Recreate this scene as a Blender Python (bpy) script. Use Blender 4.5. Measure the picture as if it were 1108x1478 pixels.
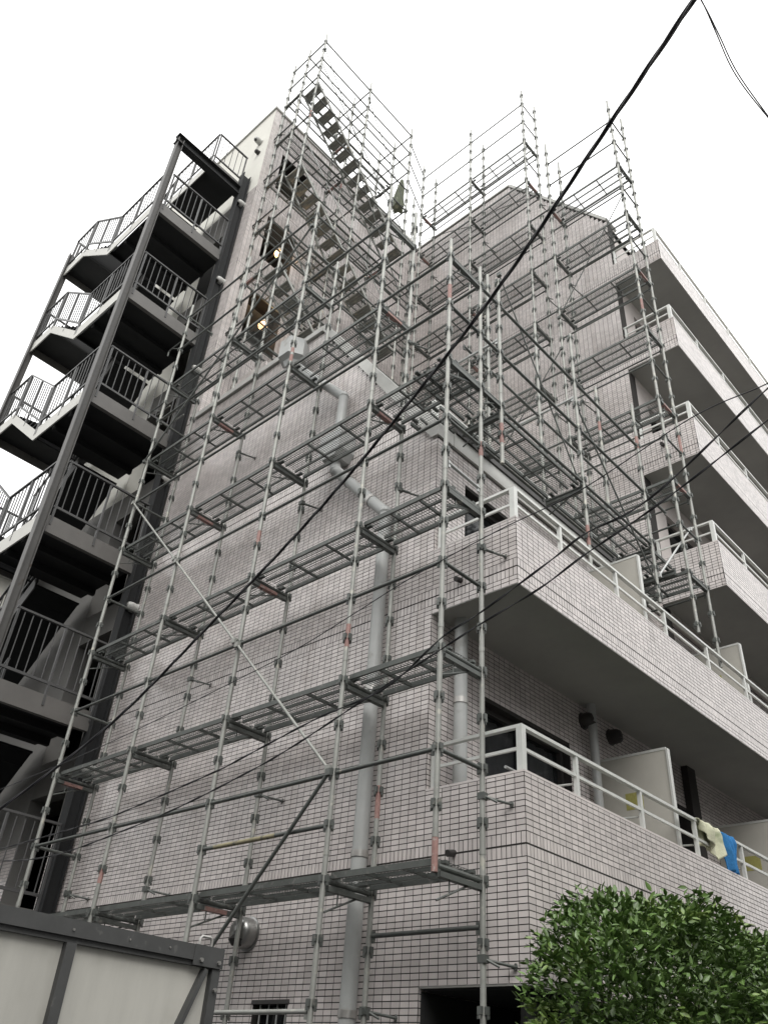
import bpy, math, random
from math import sin, cos, pi, radians, sqrt
from mathutils import Vector, Matrix
random.seed(7)
S = bpy.context.scene
for o in list(bpy.data.objects): bpy.data.objects.remove(o, do_unlink=True)
COL = S.collection

# ------------------------------------------------------------------ camera
CAM = Vector((4.02, -5.96, 1.55))
RIGHT = Vector((0.7372722, 0.67260915, 0.06345583))
DOWN = Vector((-0.3521398, 0.46274627, -0.8135499))
FWD = Vector((-0.57656506, 0.5774624, 0.57802241))
cd = bpy.data.cameras.new('camera'); cam = bpy.data.objects.new('camera', cd); COL.objects.link(cam)
m3 = Matrix((RIGHT, -DOWN, -FWD)).transposed()
cam.matrix_world = Matrix.Translation(CAM) @ m3.to_4x4()
cd.sensor_fit = 'HORIZONTAL'; cd.sensor_width = 36.0; cd.lens = 36.0 * 1207.2 / 1108.0
cd.clip_start = 0.05; cd.clip_end = 2000
S.camera = cam

# ------------------------------------------------------------------ overcast sky, weak soft sun, exposure
SUN_AZ = math.atan2(0.75, -0.62); SUN_EL = radians(48)
w = bpy.data.worlds.new('World'); S.world = w; w.use_nodes = True
nt = w.node_tree; nt.nodes.clear()
sky = nt.nodes.new('ShaderNodeTexSky'); sky.sky_type = 'NISHITA'; sky.sun_disc = False
sky.sun_elevation = SUN_EL; sky.sun_rotation = SUN_AZ; sky.air_density = 1.0; sky.dust_density = 4.0; sky.ozone_density = 1.0
hs = nt.nodes.new('ShaderNodeHueSaturation'); hs.inputs['Saturation'].default_value = 0.10
mx = nt.nodes.new('ShaderNodeMix'); mx.data_type = 'RGBA'; mx.inputs[0].default_value = 0.72
# standard overcast sky: luminance falls from zenith to horizon as (1 + 2 sin h) / 3
wtc = nt.nodes.new('ShaderNodeTexCoord'); wsx = nt.nodes.new('ShaderNodeSeparateXYZ'); nt.links.new(wtc.outputs['Generated'], wsx.inputs[0])
wmr = nt.nodes.new('ShaderNodeMapRange'); wmr.inputs[3].default_value = 1 / 3; wmr.inputs[4].default_value = 1.0; nt.links.new(wsx.outputs['Z'], wmr.inputs[0])
wvs = nt.nodes.new('ShaderNodeVectorMath'); wvs.operation = 'SCALE'; wvs.inputs[0].default_value = (18.2, 18.2, 18.0); nt.links.new(wmr.outputs[0], wvs.inputs['Scale'])
nt.links.new(wvs.outputs[0], mx.inputs[7])
bg = nt.nodes.new('ShaderNodeBackground'); bg.inputs[1].default_value = 0.15
wo = nt.nodes.new('ShaderNodeOutputWorld')
nt.links.new(sky.outputs[0], hs.inputs['Color']); nt.links.new(hs.outputs[0], mx.inputs[6])
nt.links.new(mx.outputs[2], bg.inputs[0]); nt.links.new(bg.outputs[0], wo.inputs[0])
sd = bpy.data.lights.new('sun', 'SUN'); sd.energy = 1.4; sd.angle = radians(35); sd.color = (1.0, 0.97, 0.93)
sun = bpy.data.objects.new('sun', sd); COL.objects.link(sun)
sv = Vector((sin(SUN_AZ) * cos(SUN_EL), cos(SUN_AZ) * cos(SUN_EL), sin(SUN_EL)))
sun.rotation_euler = sv.to_track_quat('Z', 'Y').to_euler(); sun.location = (0, 0, 40)
S.view_settings.view_transform = 'Standard'; S.view_settings.look = 'None'
S.view_settings.exposure = 0.14; S.view_settings.gamma = 1.0; S.view_settings.use_curve_mapping = False
S.render.engine = 'CYCLES'
S.cycles.max_bounces = 6; S.cycles.diffuse_bounces = 3

# ------------------------------------------------------------------ materials
def mat(name, col, rough=0.6, metal=0.0, var=0.12, scale=3.0, bump=0.0, bscale=60.0, island=0.0, spots=None,
        spec=0.5, stretch=None, emit=None, world_coords=False):
    m = bpy.data.materials.new(name); m.use_nodes = True; n = m.node_tree; L = n.links
    b = n.nodes['Principled BSDF']; b.inputs['Roughness'].default_value = rough; b.inputs['Metallic'].default_value = metal
    b.inputs['Specular IOR Level'].default_value = spec
    if emit:
        b.inputs['Emission Color'].default_value = (*emit[0], 1); b.inputs['Emission Strength'].default_value = emit[1]
    if world_coords:
        g = n.nodes.new('ShaderNodeNewGeometry'); co = g.outputs['Position']
    else:
        tc = n.nodes.new('ShaderNodeTexCoord'); co = tc.outputs['Object']
        oi = n.nodes.new('ShaderNodeObjectInfo'); va = n.nodes.new('ShaderNodeVectorMath'); va.operation = 'ADD'
        sc_ = n.nodes.new('ShaderNodeVectorMath'); sc_.operation = 'SCALE'; cb = n.nodes.new('ShaderNodeCombineXYZ')
        for i in range(3): L.new(oi.outputs['Random'], cb.inputs[i])
        L.new(cb.outputs[0], sc_.inputs[0]); sc_.inputs['Scale'].default_value = 50.0
        L.new(co, va.inputs[0]); L.new(sc_.outputs[0], va.inputs[1]); co = va.outputs[0]
    if stretch:
        mp = n.nodes.new('ShaderNodeMapping'); mp.inputs['Scale'].default_value = stretch; L.new(co, mp.inputs[0]); co2 = mp.outputs[0]
    else: co2 = co
    nz = n.nodes.new('ShaderNodeTexNoise'); nz.inputs['Scale'].default_value = scale; nz.inputs['Detail'].default_value = 6; nz.inputs['Roughness'].default_value = 0.65
    L.new(co2, nz.inputs['Vector'])
    mr = n.nodes.new('ShaderNodeMapRange'); mr.inputs[1].default_value = 0.25; mr.inputs[2].default_value = 0.75
    mr.inputs[3].default_value = 1 - var; mr.inputs[4].default_value = 1 + var; L.new(nz.outputs['Fac'], mr.inputs[0])
    fac = mr.outputs[0]
    if island:
        g2 = n.nodes.new('ShaderNodeNewGeometry'); oi2 = n.nodes.new('ShaderNodeObjectInfo')
        ad = n.nodes.new('ShaderNodeMath'); ad.operation = 'ADD'; fr = n.nodes.new('ShaderNodeMath'); fr.operation = 'FRACT'
        L.new(g2.outputs['Random Per Island'], ad.inputs[0]); L.new(oi2.outputs['Random'], ad.inputs[1]); L.new(ad.outputs[0], fr.inputs[0])
        m2 = n.nodes.new('ShaderNodeMapRange'); m2.inputs[3].default_value = 1 - island; m2.inputs[4].default_value = 1 + island
        L.new(fr.outputs[0], m2.inputs[0]); mu = n.nodes.new('ShaderNodeMath'); mu.operation = 'MULTIPLY'
        L.new(fac, mu.inputs[0]); L.new(m2.outputs[0], mu.inputs[1]); fac = mu.outputs[0]
    vs = n.nodes.new('ShaderNodeVectorMath'); vs.operation = 'SCALE'; vs.inputs[0].default_value = col
    L.new(fac, vs.inputs['Scale']); colout = vs.outputs[0]
    if spots:
        n2 = n.nodes.new('ShaderNodeTexNoise'); n2.inputs['Scale'].default_value = spots[1]; n2.inputs['Detail'].default_value = 4
        L.new(co, n2.inputs['Vector'])
        rp = n.nodes.new('ShaderNodeMapRange'); rp.inputs[1].default_value = spots[2]; rp.inputs[2].default_value = spots[2] + 0.08
        L.new(n2.outputs['Fac'], rp.inputs[0])
        mm = n.nodes.new('ShaderNodeMix'); mm.data_type = 'RGBA'; L.new(rp.outputs[0], mm.inputs[0]); L.new(colout, mm.inputs[6])
        mm.inputs[7].default_value = (*spots[0], 1); colout = mm.outputs[2]
    L.new(colout, b.inputs['Base Color'])
    if bump:
        n3 = n.nodes.new('ShaderNodeTexNoise'); n3.inputs['Scale'].default_value = bscale; n3.inputs['Detail'].default_value = 3
        L.new(co, n3.inputs['Vector']); bp = n.nodes.new('ShaderNodeBump'); bp.inputs['Strength'].default_value = bump; bp.inputs['Distance'].default_value = 0.01
        L.new(n3.outputs['Fac'], bp.inputs['Height']); L.new(bp.outputs[0], b.inputs['Normal'])
    return m
M = {}
M['tile'] = mat('glazed_tile', (0.612, 0.566, 0.548), 0.17, var=0.10, scale=0.9, island=0.11, world_coords=True, stretch=(1.6, 1.6, 0.22), spots=((0.49, 0.45, 0.43), 1.3, 0.64))
M['grout'] = mat('dark_grout', (0.030, 0.027, 0.025), 0.9, var=0.25, scale=6, world_coords=True)
M['soffit'] = mat('soffit_concrete', (0.34, 0.335, 0.315), 0.85, var=0.10, scale=1.2, bump=0.15, bscale=120, world_coords=True)
M['coping'] = mat('white_coping', (0.50, 0.50, 0.475), 0.5, var=0.10, scale=4, world_coords=True, spots=((0.5, 0.49, 0.45), 5, 0.66))
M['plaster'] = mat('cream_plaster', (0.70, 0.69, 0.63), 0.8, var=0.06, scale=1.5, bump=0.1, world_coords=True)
M['pinkplaster'] = mat('pink_plaster', (0.50, 0.46, 0.44), 0.75, var=0.08, scale=1.5, world_coords=True)
M['rail'] = mat('aluminium_rail', (0.62, 0.63, 0.60), 0.42, metal=0.25, var=0.10, scale=8)
M['glass'] = mat('dark_glass', (0.018, 0.020, 0.022), 0.08, var=0.1, scale=2, spec=0.6)
M['clearglass'] = mat('curtained_glass', (0.02, 0.022, 0.024), 0.06, var=0.05, spec=0.6); M['clearglass'].node_tree.nodes['Principled BSDF'].inputs['Alpha'].default_value = 0.45
M['frame'] = mat('bronze_frame', (0.045, 0.042, 0.04), 0.45, var=0.1)
M['curtain'] = mat('pale_curtain', (0.32, 0.33, 0.34), 0.9, var=0.15, scale=3, stretch=(14, 14, 0.5))
M['panel'] = mat('partition_board', (0.44, 0.425, 0.38), 0.7, var=0.10, scale=2, spots=((0.42, 0.40, 0.33), 3, 0.68))
M['yellow'] = mat('yellow_sticker', (0.33, 0.31, 0.10), 0.6, var=0.25, scale=30, stretch=(2.5, 1, 0.8))
M['ink'] = mat('sticker_ink', (0.10, 0.09, 0.03), 0.7, var=0.05)
M['vent'] = mat('dark_vent', (0.035, 0.032, 0.03), 0.5, var=0.2)
M['steelhood'] = mat('stainless_hood', (0.34, 0.34, 0.33), 0.30, metal=0.9, var=0.08, scale=10)
M['pvc'] = mat('grey_pvc', (0.40, 0.41, 0.40), 0.42, var=0.08, scale=4, spots=((0.33, 0.33, 0.31), 6, 0.62))
M['band'] = mat('steel_band', (0.45, 0.44, 0.42), 0.4, metal=0.7, var=0.15)
M['galv'] = mat('galvanised_tube', (0.295, 0.30, 0.278), 0.50, metal=0.25, var=0.22, scale=5, bump=0.1, bscale=90, spots=((0.42, 0.41, 0.36), 9, 0.60))
M['galv2'] = mat('galvanised_bar', (0.11, 0.118, 0.11), 0.52, metal=0.3, var=0.25, scale=6, spots=((0.24, 0.235, 0.21), 11, 0.64))
M['deck'] = mat('scaffold_deck', (0.10, 0.108, 0.10), 0.55, metal=0.35, var=0.25, scale=5, spots=((0.16, 0.16, 0.15), 14, 0.6))
M['alu'] = mat('pale_alloy', (0.46, 0.47, 0.46), 0.42, metal=0.45, var=0.12, scale=8)
M['redpaint'] = mat('faded_red_paint', (0.30, 0.175, 0.155), 0.65, var=0.25, scale=25, spots=((0.36, 0.30, 0.27), 30, 0.58))
M['tape'] = mat('yellow_black_tape', (0.27, 0.245, 0.15), 0.6, var=0.3, scale=9, spots=((0.14, 0.13, 0.10), 14, 0.56))
M['stairshade'] = mat('shaded_taupe_paint', (0.125, 0.12, 0.113), 0.5, var=0.15, scale=2.5, spots=((0.10, 0.075, 0.06), 5, 0.66))  # beam shade put into the colour; same steel as the pale stringers
M['postshade'] = mat('shaded_post_paint', (0.085, 0.082, 0.078), 0.5, var=0.2, scale=3, spots=((0.06, 0.045, 0.035), 6, 0.64))  # post steel with the shade of its recessed web put into the colour
M['stairlight'] = mat('pale_steel_paint', (0.52, 0.515, 0.48), 0.5, var=0.08, scale=2.5, spots=((0.40, 0.38, 0.34), 6, 0.68))
M['darksteel'] = mat('shaded_dark_steel_paint', (0.016, 0.017, 0.018), 0.75, var=0.2, scale=4)  # dark steel paint, deepened to near black for shaded undersides
M['darkrail'] = mat('dark_rail_paint', (0.075, 0.075, 0.075), 0.45, var=0.15, scale=6)
M['hoard'] = mat('hoarding_board', (0.50, 0.49, 0.445), 0.65, var=0.11, scale=2.2, stretch=(3, 3, 0.5), bump=0.05, bscale=200, spots=((0.44, 0.43, 0.385), 2.2, 0.62))
M['hframe'] = mat('hoarding_frame', (0.072, 0.073, 0.072), 0.6, metal=0.1, var=0.2, scale=5, spots=((0.11, 0.11, 0.105), 20, 0.66))
M['cable'] = mat('black_cable', (0.016, 0.016, 0.019), 0.5, var=0.2, scale=5)
M['leaf'] = mat('glossy_leaf', (0.092, 0.160, 0.040), 0.34, var=0.30, scale=3.0, island=0.40, world_coords=True, spots=((0.18, 0.26, 0.065), 2.6, 0.56))  # lighter spots painted in as leaf highlights
M['bark'] = mat('bark', (0.06, 0.05, 0.04), 0.9, var=0.3, scale=14, bump=0.4)
M['asphalt'] = mat('asphalt', (0.055, 0.055, 0.057), 0.9, var=0.25, scale=1.5, bump=0.3, bscale=200, world_coords=True)
M['cloth_cream'] = mat('cream_towel', (0.60, 0.60, 0.45), 0.95, var=0.14, scale=8, bump=0.5, bscale=35, spots=((0.33, 0.36, 0.24), 3.0, 0.66))
M['cloth_blue'] = mat('blue_towel', (0.035, 0.19, 0.44), 0.95, var=0.3, scale=10, bump=0.6, bscale=30)
M['net'] = mat('green_net', (0.13, 0.145, 0.10), 0.9, var=0.4, scale=9, stretch=(1, 1, 0.3), spots=((0.30, 0.31, 0.22), 6, 0.58))
M['bulb'] = mat('lit_bulb', (1, 0.8, 0.55), 0.5, emit=((1.0, 0.58, 0.24), 3.6))
M['shadewall'] = mat('shaded_plaster', (0.17, 0.165, 0.155), 0.8, var=0.08, scale=1.5, world_coords=True)  # plaster darkened in colour for the shade behind the stair landings
M['midshadewall'] = mat('mid_shaded_plaster', (0.19, 0.185, 0.175), 0.8, var=0.08, scale=1.5, world_coords=True)  # cream plaster darkened in colour for the shade behind the flights
M['blockerwall'] = mat('blocker_house_render', (0.24, 0.235, 0.225), 0.85, var=0.1, scale=1.2, world_coords=True)
M['deepdark'] = mat('unlit_interior', (0.03, 0.03, 0.03), 0.9, var=0.1)  # near-black colour stands in for the lack of light inside

# ------------------------------------------------------------------ mesh helpers
class MB:
    def __init__(s): s.v = []; s.f = []
    def quadbox(s, c, ax, ay, az):
        c, ax, ay, az = Vector(c), Vector(ax), Vector(ay), Vector(az); n = len(s.v)
        for k in (-1, 1):
            for j in (-1, 1):
                for i in (-1, 1): s.v.append(tuple(c + ax * i + ay * j + az * k))
        for q in ((0, 2, 3, 1), (4, 5, 7, 6), (0, 1, 5, 4), (2, 6, 7, 3), (0, 4, 6, 2), (1, 3, 7, 5)): s.f.append(tuple(n + i for i in q))
        return s
    def box(s, x0, x1, y0, y1, z0, z1):
        return s.quadbox(((x0 + x1) / 2, (y0 + y1) / 2, (z0 + z1) / 2), ((x1 - x0) / 2, 0, 0), (0, (y1 - y0) / 2, 0), (0, 0, (z1 - z0) / 2))
    def bar(s, p0, p1, wd, ht, up=(0, 0, 1)):
        p0, p1 = Vector(p0), Vector(p1); d = (p1 - p0).normalized(); u = Vector(up)
        if abs(d.dot(u)) > 0.99: u = Vector((0, 1, 0))
        sd_ = d.cross(u).normalized(); u = sd_.cross(d)
        return s.quadbox((p0 + p1) / 2, (p1 - p0) / 2, sd_ * wd / 2, u * ht / 2)
    def tube(s, p0, p1, r, n=10, r1=None, caps=True):
        p0, p1 = Vector(p0), Vector(p1); d = (p1 - p0).normalized()
        u = Vector((0, 0, 1)) if abs(d.z) < 0.9 else Vector((1, 0, 0))
        a = d.cross(u).normalized(); b = d.cross(a); k = len(s.v)
        for p, rr in ((p0, r), (p1, r if r1 is None else r1)):
            for i in range(n):
                t = 2 * pi * i / n; s.v.append(tuple(p + (a * cos(t) + b * sin(t)) * rr))
        for i in range(n): j = (i + 1) % n; s.f.append((k + i, k + j, k + n + j, k + n + i))
        if caps: s.f.append(tuple(k + n - 1 - i for i in range(n))); s.f.append(tuple(k + n + i for i in range(n)))
        return s
    def sweep(s, pts, r, n=8):
        pts = [Vector(p) for p in pts]; k = len(s.v); prev = None
        for i, p in enumerate(pts):
            d = (pts[min(i + 1, len(pts) - 1)] - pts[max(i - 1, 0)]).normalized()
            if prev is None:
                u = Vector((0, 0, 1)) if abs(d.z) < 0.9 else Vector((1, 0, 0)); a = d.cross(u).normalized()
            else: a = (prev - d * prev.dot(d)).normalized()
            prev = a; b = d.cross(a); rr = r(i) if callable(r) else r
            for q in range(n): t = 2 * pi * q / n; s.v.append(tuple(p + (a * cos(t) + b * sin(t)) * rr))
        for i in range(len(pts) - 1):
            for q in range(n):
                j = (q + 1) % n; s.f.append((k + i * n + q, k + i * n + j, k + (i + 1) * n + j, k + (i + 1) * n + q))
        s.f.append(tuple(k + n - 1 - i for i in range(n))); e = k + (len(pts) - 1) * n; s.f.append(tuple(e + i for i in range(n)))
        return s
    def prism(s, poly, axis, a, b):
        k = len(s.v); n = len(poly)
        for t in (a, b):
            for u, z in poly: s.v.append((u, t, z) if axis == 'y' else (t, u, z))
        s.f.append(tuple(range(k, k + n))); s.f.append(tuple(k + 2 * n - 1 - i for i in range(n)))
        for i in range(n): j = (i + 1) % n; s.f.append((k + j, k + i, k + n + i, k + n + j))
        return s
    def lathe(s, prof, n=20, M4=None):
        k = len(s.v)
        for r, z in prof:
            for i in range(n):
                t = 2 * pi * i / n; p = Vector((r * cos(t), r * sin(t), z)); s.v.append(tuple(M4 @ p if M4 else p))
        for q in range(len(prof) - 1):
            for i in range(n): j = (i + 1) % n; s.f.append((k + q * n + i, k + q * n + j, k + (q + 1) * n + j, k + (q + 1) * n + i))
        return s
    def mesh(s, name, material, smooth=False):
        me = bpy.data.meshes.new(name); me.from_pydata(s.v, [], s.f); me.update()
        import bmesh
        bm = bmesh.new(); bm.from_mesh(me); bmesh.ops.recalc_face_normals(bm, faces=bm.faces[:]); bm.to_mesh(me); bm.free()
        if material: me.materials.append(M[material])
        if smooth:
            me.shade_smooth()
            try: me.set_sharp_from_angle(angle=radians(40))
            except Exception: pass
        return me
    def build(s, name, material, parent=None, smooth=False): return link(name, s.mesh(name, material, smooth), parent)
def link(name, data, parent=None, loc=None, rot=None):
    o = bpy.data.objects.new(name, data); COL.objects.link(o)
    if parent is not None: o.parent = parent
    if loc is not None: o.location = loc
    if rot is not None: o.rotation_euler = rot
    return o
def tag(o, label=None, cat=None, group=None, kind=None):
    if label: o['label'] = label
    if cat: o['category'] = cat
    if group: o['group'] = group
    if kind: o['kind'] = kind
    return o
def thing(name, label, cat, group=None): return tag(link(name, None), label, cat, group)
_cache = {}
def shared(key, fn):
    if key not in _cache: _cache[key] = fn()
    return _cache[key]

# ------------------------------------------------------------------ ground
g = MB(); N = 12; R0 = 600
g.v = [(-R0 + 2 * R0 * i / N, -R0 + 2 * R0 * j / N, 0) for j in range(N + 1) for i in range(N + 1)]
g.f = [(j * (N + 1) + i, j * (N + 1) + i + 1, (j + 1) * (N + 1) + i + 1, (j + 1) * (N + 1) + i) for j in range(N) for i in range(N)]
tag(g.build('ground', 'asphalt'), kind='structure')

# ================================================================== APARTMENT BUILDING
FP = 2.66                                   # floor pitch
B = thing('apartment_building', 'pinkish grey tiled apartment building with sloped rooflines and balconies', 'building')
WY = 5.62                                   # rear wing wall plane
# ---- wall cells with openings ---------------------------------------------------
def cells(mb, axis, c0, c1, u0, u1, z0, z1, ops):
    us = sorted({u0, u1, *[v for o in ops for v in o[:2] if u0 < v < u1]}); zs = sorted({z0, z1, *[v for o in ops for v in o[2:] if z0 < v < z1]})
    for a, b in zip(us, us[1:]):
        run = None
        for c, d in zip(zs, zs[1:]):
            um, zm = (a + b) / 2, (c + d) / 2
            if any(o[0] < um < o[1] and o[2] < zm < o[3] for o in ops): 
                if run: emit_cell(mb, axis, c0, c1, a, b, *run); run = None
            else: run = (run[0], d) if run else (c, d)
        if run: emit_cell(mb, axis, c0, c1, a, b, *run)
def emit_cell(mb, axis, c0, c1, a, b, z0, z1):
    if axis == 'y': mb.box(a, b, c0, c1, z0, z1)
    else: mb.box(c0, c1, a, b, z0, z1)
WIN_G = (-3.17, -2.68, 1.25, 2.26)
side = MB(); cells(side, 'y', 0.0, 0.25, -7.45, -1.1, 0.0, 8.35, [WIN_G])
side.prism([(-7.45, 8.35), (-1.1, 8.35), (-3.63, 11.93), (-7.45, 11.93)], 'y', 0.0, 0.25)
side_o = side.build('wall', 'grout', B); side_o['label'] = 'tiled side wall with slanted upper corner'
TALLOPS = [(0.50, 1.40, 20.0, 21.4), (0.50, 1.40, 17.34, 18.78), (0.50, 1.40, 14.68, 16.12)]
tall = MB(); cells(tall, 'x', -7.43, -7.13, 0.25, WY, 11.0, 22.95, TALLOPS)
tall.build('wall', 'grout', B)['label'] = 'tall tiled wall behind the scaffold stairs'
CORR = [(-9.25, -8.15, 0.35 + FP * k, 2.45 + FP * k) for k in range(7)]
corr = MB(); cells(corr, 'y', 0.0, 0.25, -9.25, -7.45, 0.0, 19.5, CORR); corr.box(-7.45, -7.13, 0, 0.25, 11.93, 19.5)
corr.build('wall', 'shadewall', B)['label'] = 'wall darkened in colour for shade behind the fire stair landings'
MB().box(-12.2, -9.25, 0.0, 0.25, 0.0, 11.0).build('wall', 'midshadewall', B)['label'] = 'lower wall darkened in colour for shade behind the fire stair flights'
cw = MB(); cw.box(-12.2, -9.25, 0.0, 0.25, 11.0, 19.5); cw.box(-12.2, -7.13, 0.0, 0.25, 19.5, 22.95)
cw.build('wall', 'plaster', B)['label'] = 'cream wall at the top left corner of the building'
cap = MB(); cap.box(-12.25, -7.09, -0.04, 0.30, 22.95, 23.03); cap.box(-7.45, -7.09, 0.30, WY, 22.95, 23.03)
cap.build('coping', 'coping', B)
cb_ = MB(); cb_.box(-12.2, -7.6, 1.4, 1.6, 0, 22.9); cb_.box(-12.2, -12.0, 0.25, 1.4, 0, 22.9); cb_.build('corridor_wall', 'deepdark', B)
for k in range(7): MB().box(-12.0, -7.5, 0.25, 1.4, 0.15 + FP * k, 0.33 + FP * k).build('corridor_floor', 'soffit', B)
wing = MB().prism([(-7.43, 0), (-1.0, 0), (-1.0, 18.60), (-1.0, 18.62), (-3.62, 22.52), (-7.43, 22.6)], 'y', WY, WY + 0.25)
wing.build('wall', 'grout', B)['label'] = 'tiled rear wing wall with sloping top edge'
MB().box(-7.43, -3.62, WY - 0.03, WY + 0.5, 22.6, 22.66).build('coping', 'coping', B)
MB().bar((-3.62, WY + 0.2, 22.6), (-1.0, WY + 0.2, 18.68), 0.46, 0.07, (0, 0, 1)).build('coping', 'coping', B)
# roofs and closing slabs so that no light leaks through
rf = MB(); rf.prism([(-1.1, 8.15), (-1.1, 8.33), (-3.66, 11.9), (-7.43, 11.9), (-7.43, 11.7), (-3.8, 11.7)], 'y', 0.25, WY); rf.build('roof', 'soffit', B)
rf = MB(); rf.prism([(-1.0, 18.3), (-1.0, 18.55), (-3.66, 22.4), (-12.2, 22.4), (-12.2, 22.2), (-3.8, 22.2)], 'y', WY + 0.25, 22); rf.box(-12.2, -7.43, 1.6, WY + 0.25, 22.2, 22.4); rf.build('roof', 'soffit', B)
# balcony inner wall (2F, 3F) with sliding doors; upper floors plain pink plaster with dark windows
D2 = [(0.92, 2.60, 2.95, 5.18), (4.35, 6.0, 2.95, 5.18), (8.2, 10, 2.95, 5.18)]
D3 = [(0.55, 2.3, 6.05, 7.84), (4.35, 6.0, 6.05, 7.84), (8.2, 10, 6.05, 7.84)]
inner = MB(); cells(inner, 'x', -1.35, -1.1, 0.25, 22, 0, 8.30, D2 + D3); inner.build('wall', 'grout', B)['label'] = 'shaded tiled wall behind the lower balconies'
U = [(6.3 + 3.4 * j, 8.1 + 3.4 * j, 8.75 + FP * k, 10.65 + FP * k) for k in range(3) for j in range(4)]
upper = MB(); cells(upper, 'x', -1.25, -1.0, WY + 0.25, 22, 8.305, 18.6, U); upper.build('wall', 'pinkplaster', B)['label'] = 'smooth pink wall behind the upper balconies'
def sliding_door(x, y0, y1, z0, z1, curtain):
    w_ = MB()
    for a, b in ((y0, y0 + 0.05), ((y0 + y1) / 2 - 0.03, (y0 + y1) / 2 + 0.03), (y1 - 0.05, y1)): w_.box(x - 0.20, x - 0.10, a, b, z0, z1)
    w_.box(x - 0.20, x - 0.10, y0 + 0.05, y1 - 0.05, z1 - 0.06, z1)
    w_.box(x - 0.20, x - 0.10, y0 + 0.05, y1 - 0.05, z0, z0 + 0.06)
    wo_ = w_.build('window', 'frame', B)
    for a, b in ((y0 + 0.05, (y0 + y1) / 2 - 0.03), ((y0 + y1) / 2 + 0.03, y1 - 0.05)):
        MB().box(x - 0.165, x - 0.155, a, b, z0 + 0.06, z1 - 0.06).build('pane', 'clearglass' if curtain else 'glass', wo_)
    if curtain:
        mb = MB(); n = 40
        for i in range(n + 1):
            y = y0 + 0.06 + (y1 - y0 - 0.12) * i / n
            for z in (z0 + 0.06, z1 - 0.06): mb.v.append((x - 0.225 + 0.018 * sin(i * 1.3), y, z))
        mb.f = [(2 * i, 2 * i + 2, 2 * i + 3, 2 * i + 1) for i in range(n)]
        mb.build('curtain', 'curtain', wo_)
for i, d in enumerate(D2): sliding_door(-1.1, *d, True)
for d in D3: sliding_door(-1.1, *d, False)
for d in U: sliding_door(-1.0, *d, False)
# ground floor barred window
wg = MB(); wg.box(WIN_G[0], WIN_G[1], 0.12, 0.14, WIN_G[2], WIN_G[3]); wgo = wg.build('window', 'glass', B)
MB().box(WIN_G[0] - 0.02, WIN_G[1] + 0.02, -0.012, 0.02, WIN_G[3], WIN_G[3] + 0.035).build('lintel', 'frame', wgo)
for i in range(4):
    x = WIN_G[0] + 0.06 + i * 0.123; MB().tube((x, 0.04, WIN_G[2]), (x, 0.04, WIN_G[3]), 0.008, 8).build('bar', 'alu', wgo)
# openings in the tall wall and in the corridor wall: recessed boxes
for (y0, y1, z0, z1) in TALLOPS:
    r = MB(); r.box(-8.05, -8.0, y0 - .1, y1 + .1, z0 - .1, z1 + .1)
    r.box(-8.0, -7.435, y0 - .05, y0 - .002, z0, z1); r.box(-8.0, -7.435, y1 + .002, y1 + .05, z0, z1)
    r.box(-8.0, -7.435, y0 - .05, y1 + .05, z1 + .002, z1 + .06); r.box(-8.0, -7.435, y0 - .05, y1 + .05, z0 - .06, z0 - .002)
    r.build('window_recess', 'frame', B)
# ---- balcony slabs and parapets ---------------------------------------------------
ENDY = 22.0
def balcony(y0, zb, zt, xw, xf, slab):
    sl_ = MB(); sl_.box(xw, xf - 0.15, y0 + 0.15, ENDY, zb + 0.02, zb + slab); sl_.box(xw, xf - 0.002, y0 + 0.002, ENDY, zb, zb + 0.02); sl_.build('balcony_slab', 'soffit', B)
    p = MB(); p.box(xw, xf - 0.15, y0, y0 + 0.15, zb + 0.02, zt); p.box(xf - 0.15, xf, y0, ENDY, zb + 0.02, zt); p.build('parapet', 'grout', B)
    e = 0.02
    c = MB(); c.box(xw, xf + 0.004, y0 - 0.004, y0 + 0.16, zt, zt + e); c.box(xf - 0.16, xf + 0.004, y0 + 0.16, ENDY, zt, zt + e); c.build('parapet_cap', 'tile', B)
BALC = [(0.0, 2.35, 3.955, -1.1, 0.0, 0.55, True), (0.0, 5.82, 6.615, -1.1, 0.0, 0.18, True),
        (WY, 8.46, 9.28, -1.0, 0.06, 0.18, True), (WY, 11.12, 11.94, -1.0, 0.06, 0.18, True), (WY, 13.79, 14.58, -1.0, 0.06, 0.18, True), (WY, 16.42, 17.02, -1.0, 0.06, 0.18, True)]
for a in BALC: balcony(*a[:6])
MB().box(-1.0, 0.06, WY + 0.15, ENDY, 16.61, 16.75).build('roof', 'soffit', B)
# soffit outline under the 2F balcony end: piloti column and car port lined near-black as painted shade
cpt = MB(); cpt.box(-9, -1.35, 3.6, 3.8, 0, 2.35); cpt.box(-1.08, -0.02, 3.9, 4.1, 0, 2.34); cpt.box(-0.1, -0.02, 0.5, 3.9, 0, 2.34); cpt.box(-1.092, -1.085, 0.02, 3.9, 0, 2.33); cpt.box(-1.08, -0.11, 0.03, 3.9, 2.335, 2.346); cpt.build('carport_shade_lining', 'deepdark', B)
MB().tube((-0.62, 0.9, 0), (-0.62, 0.9, 2.35), 0.09, 16).build('column', 'pvc', B, True)
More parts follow.
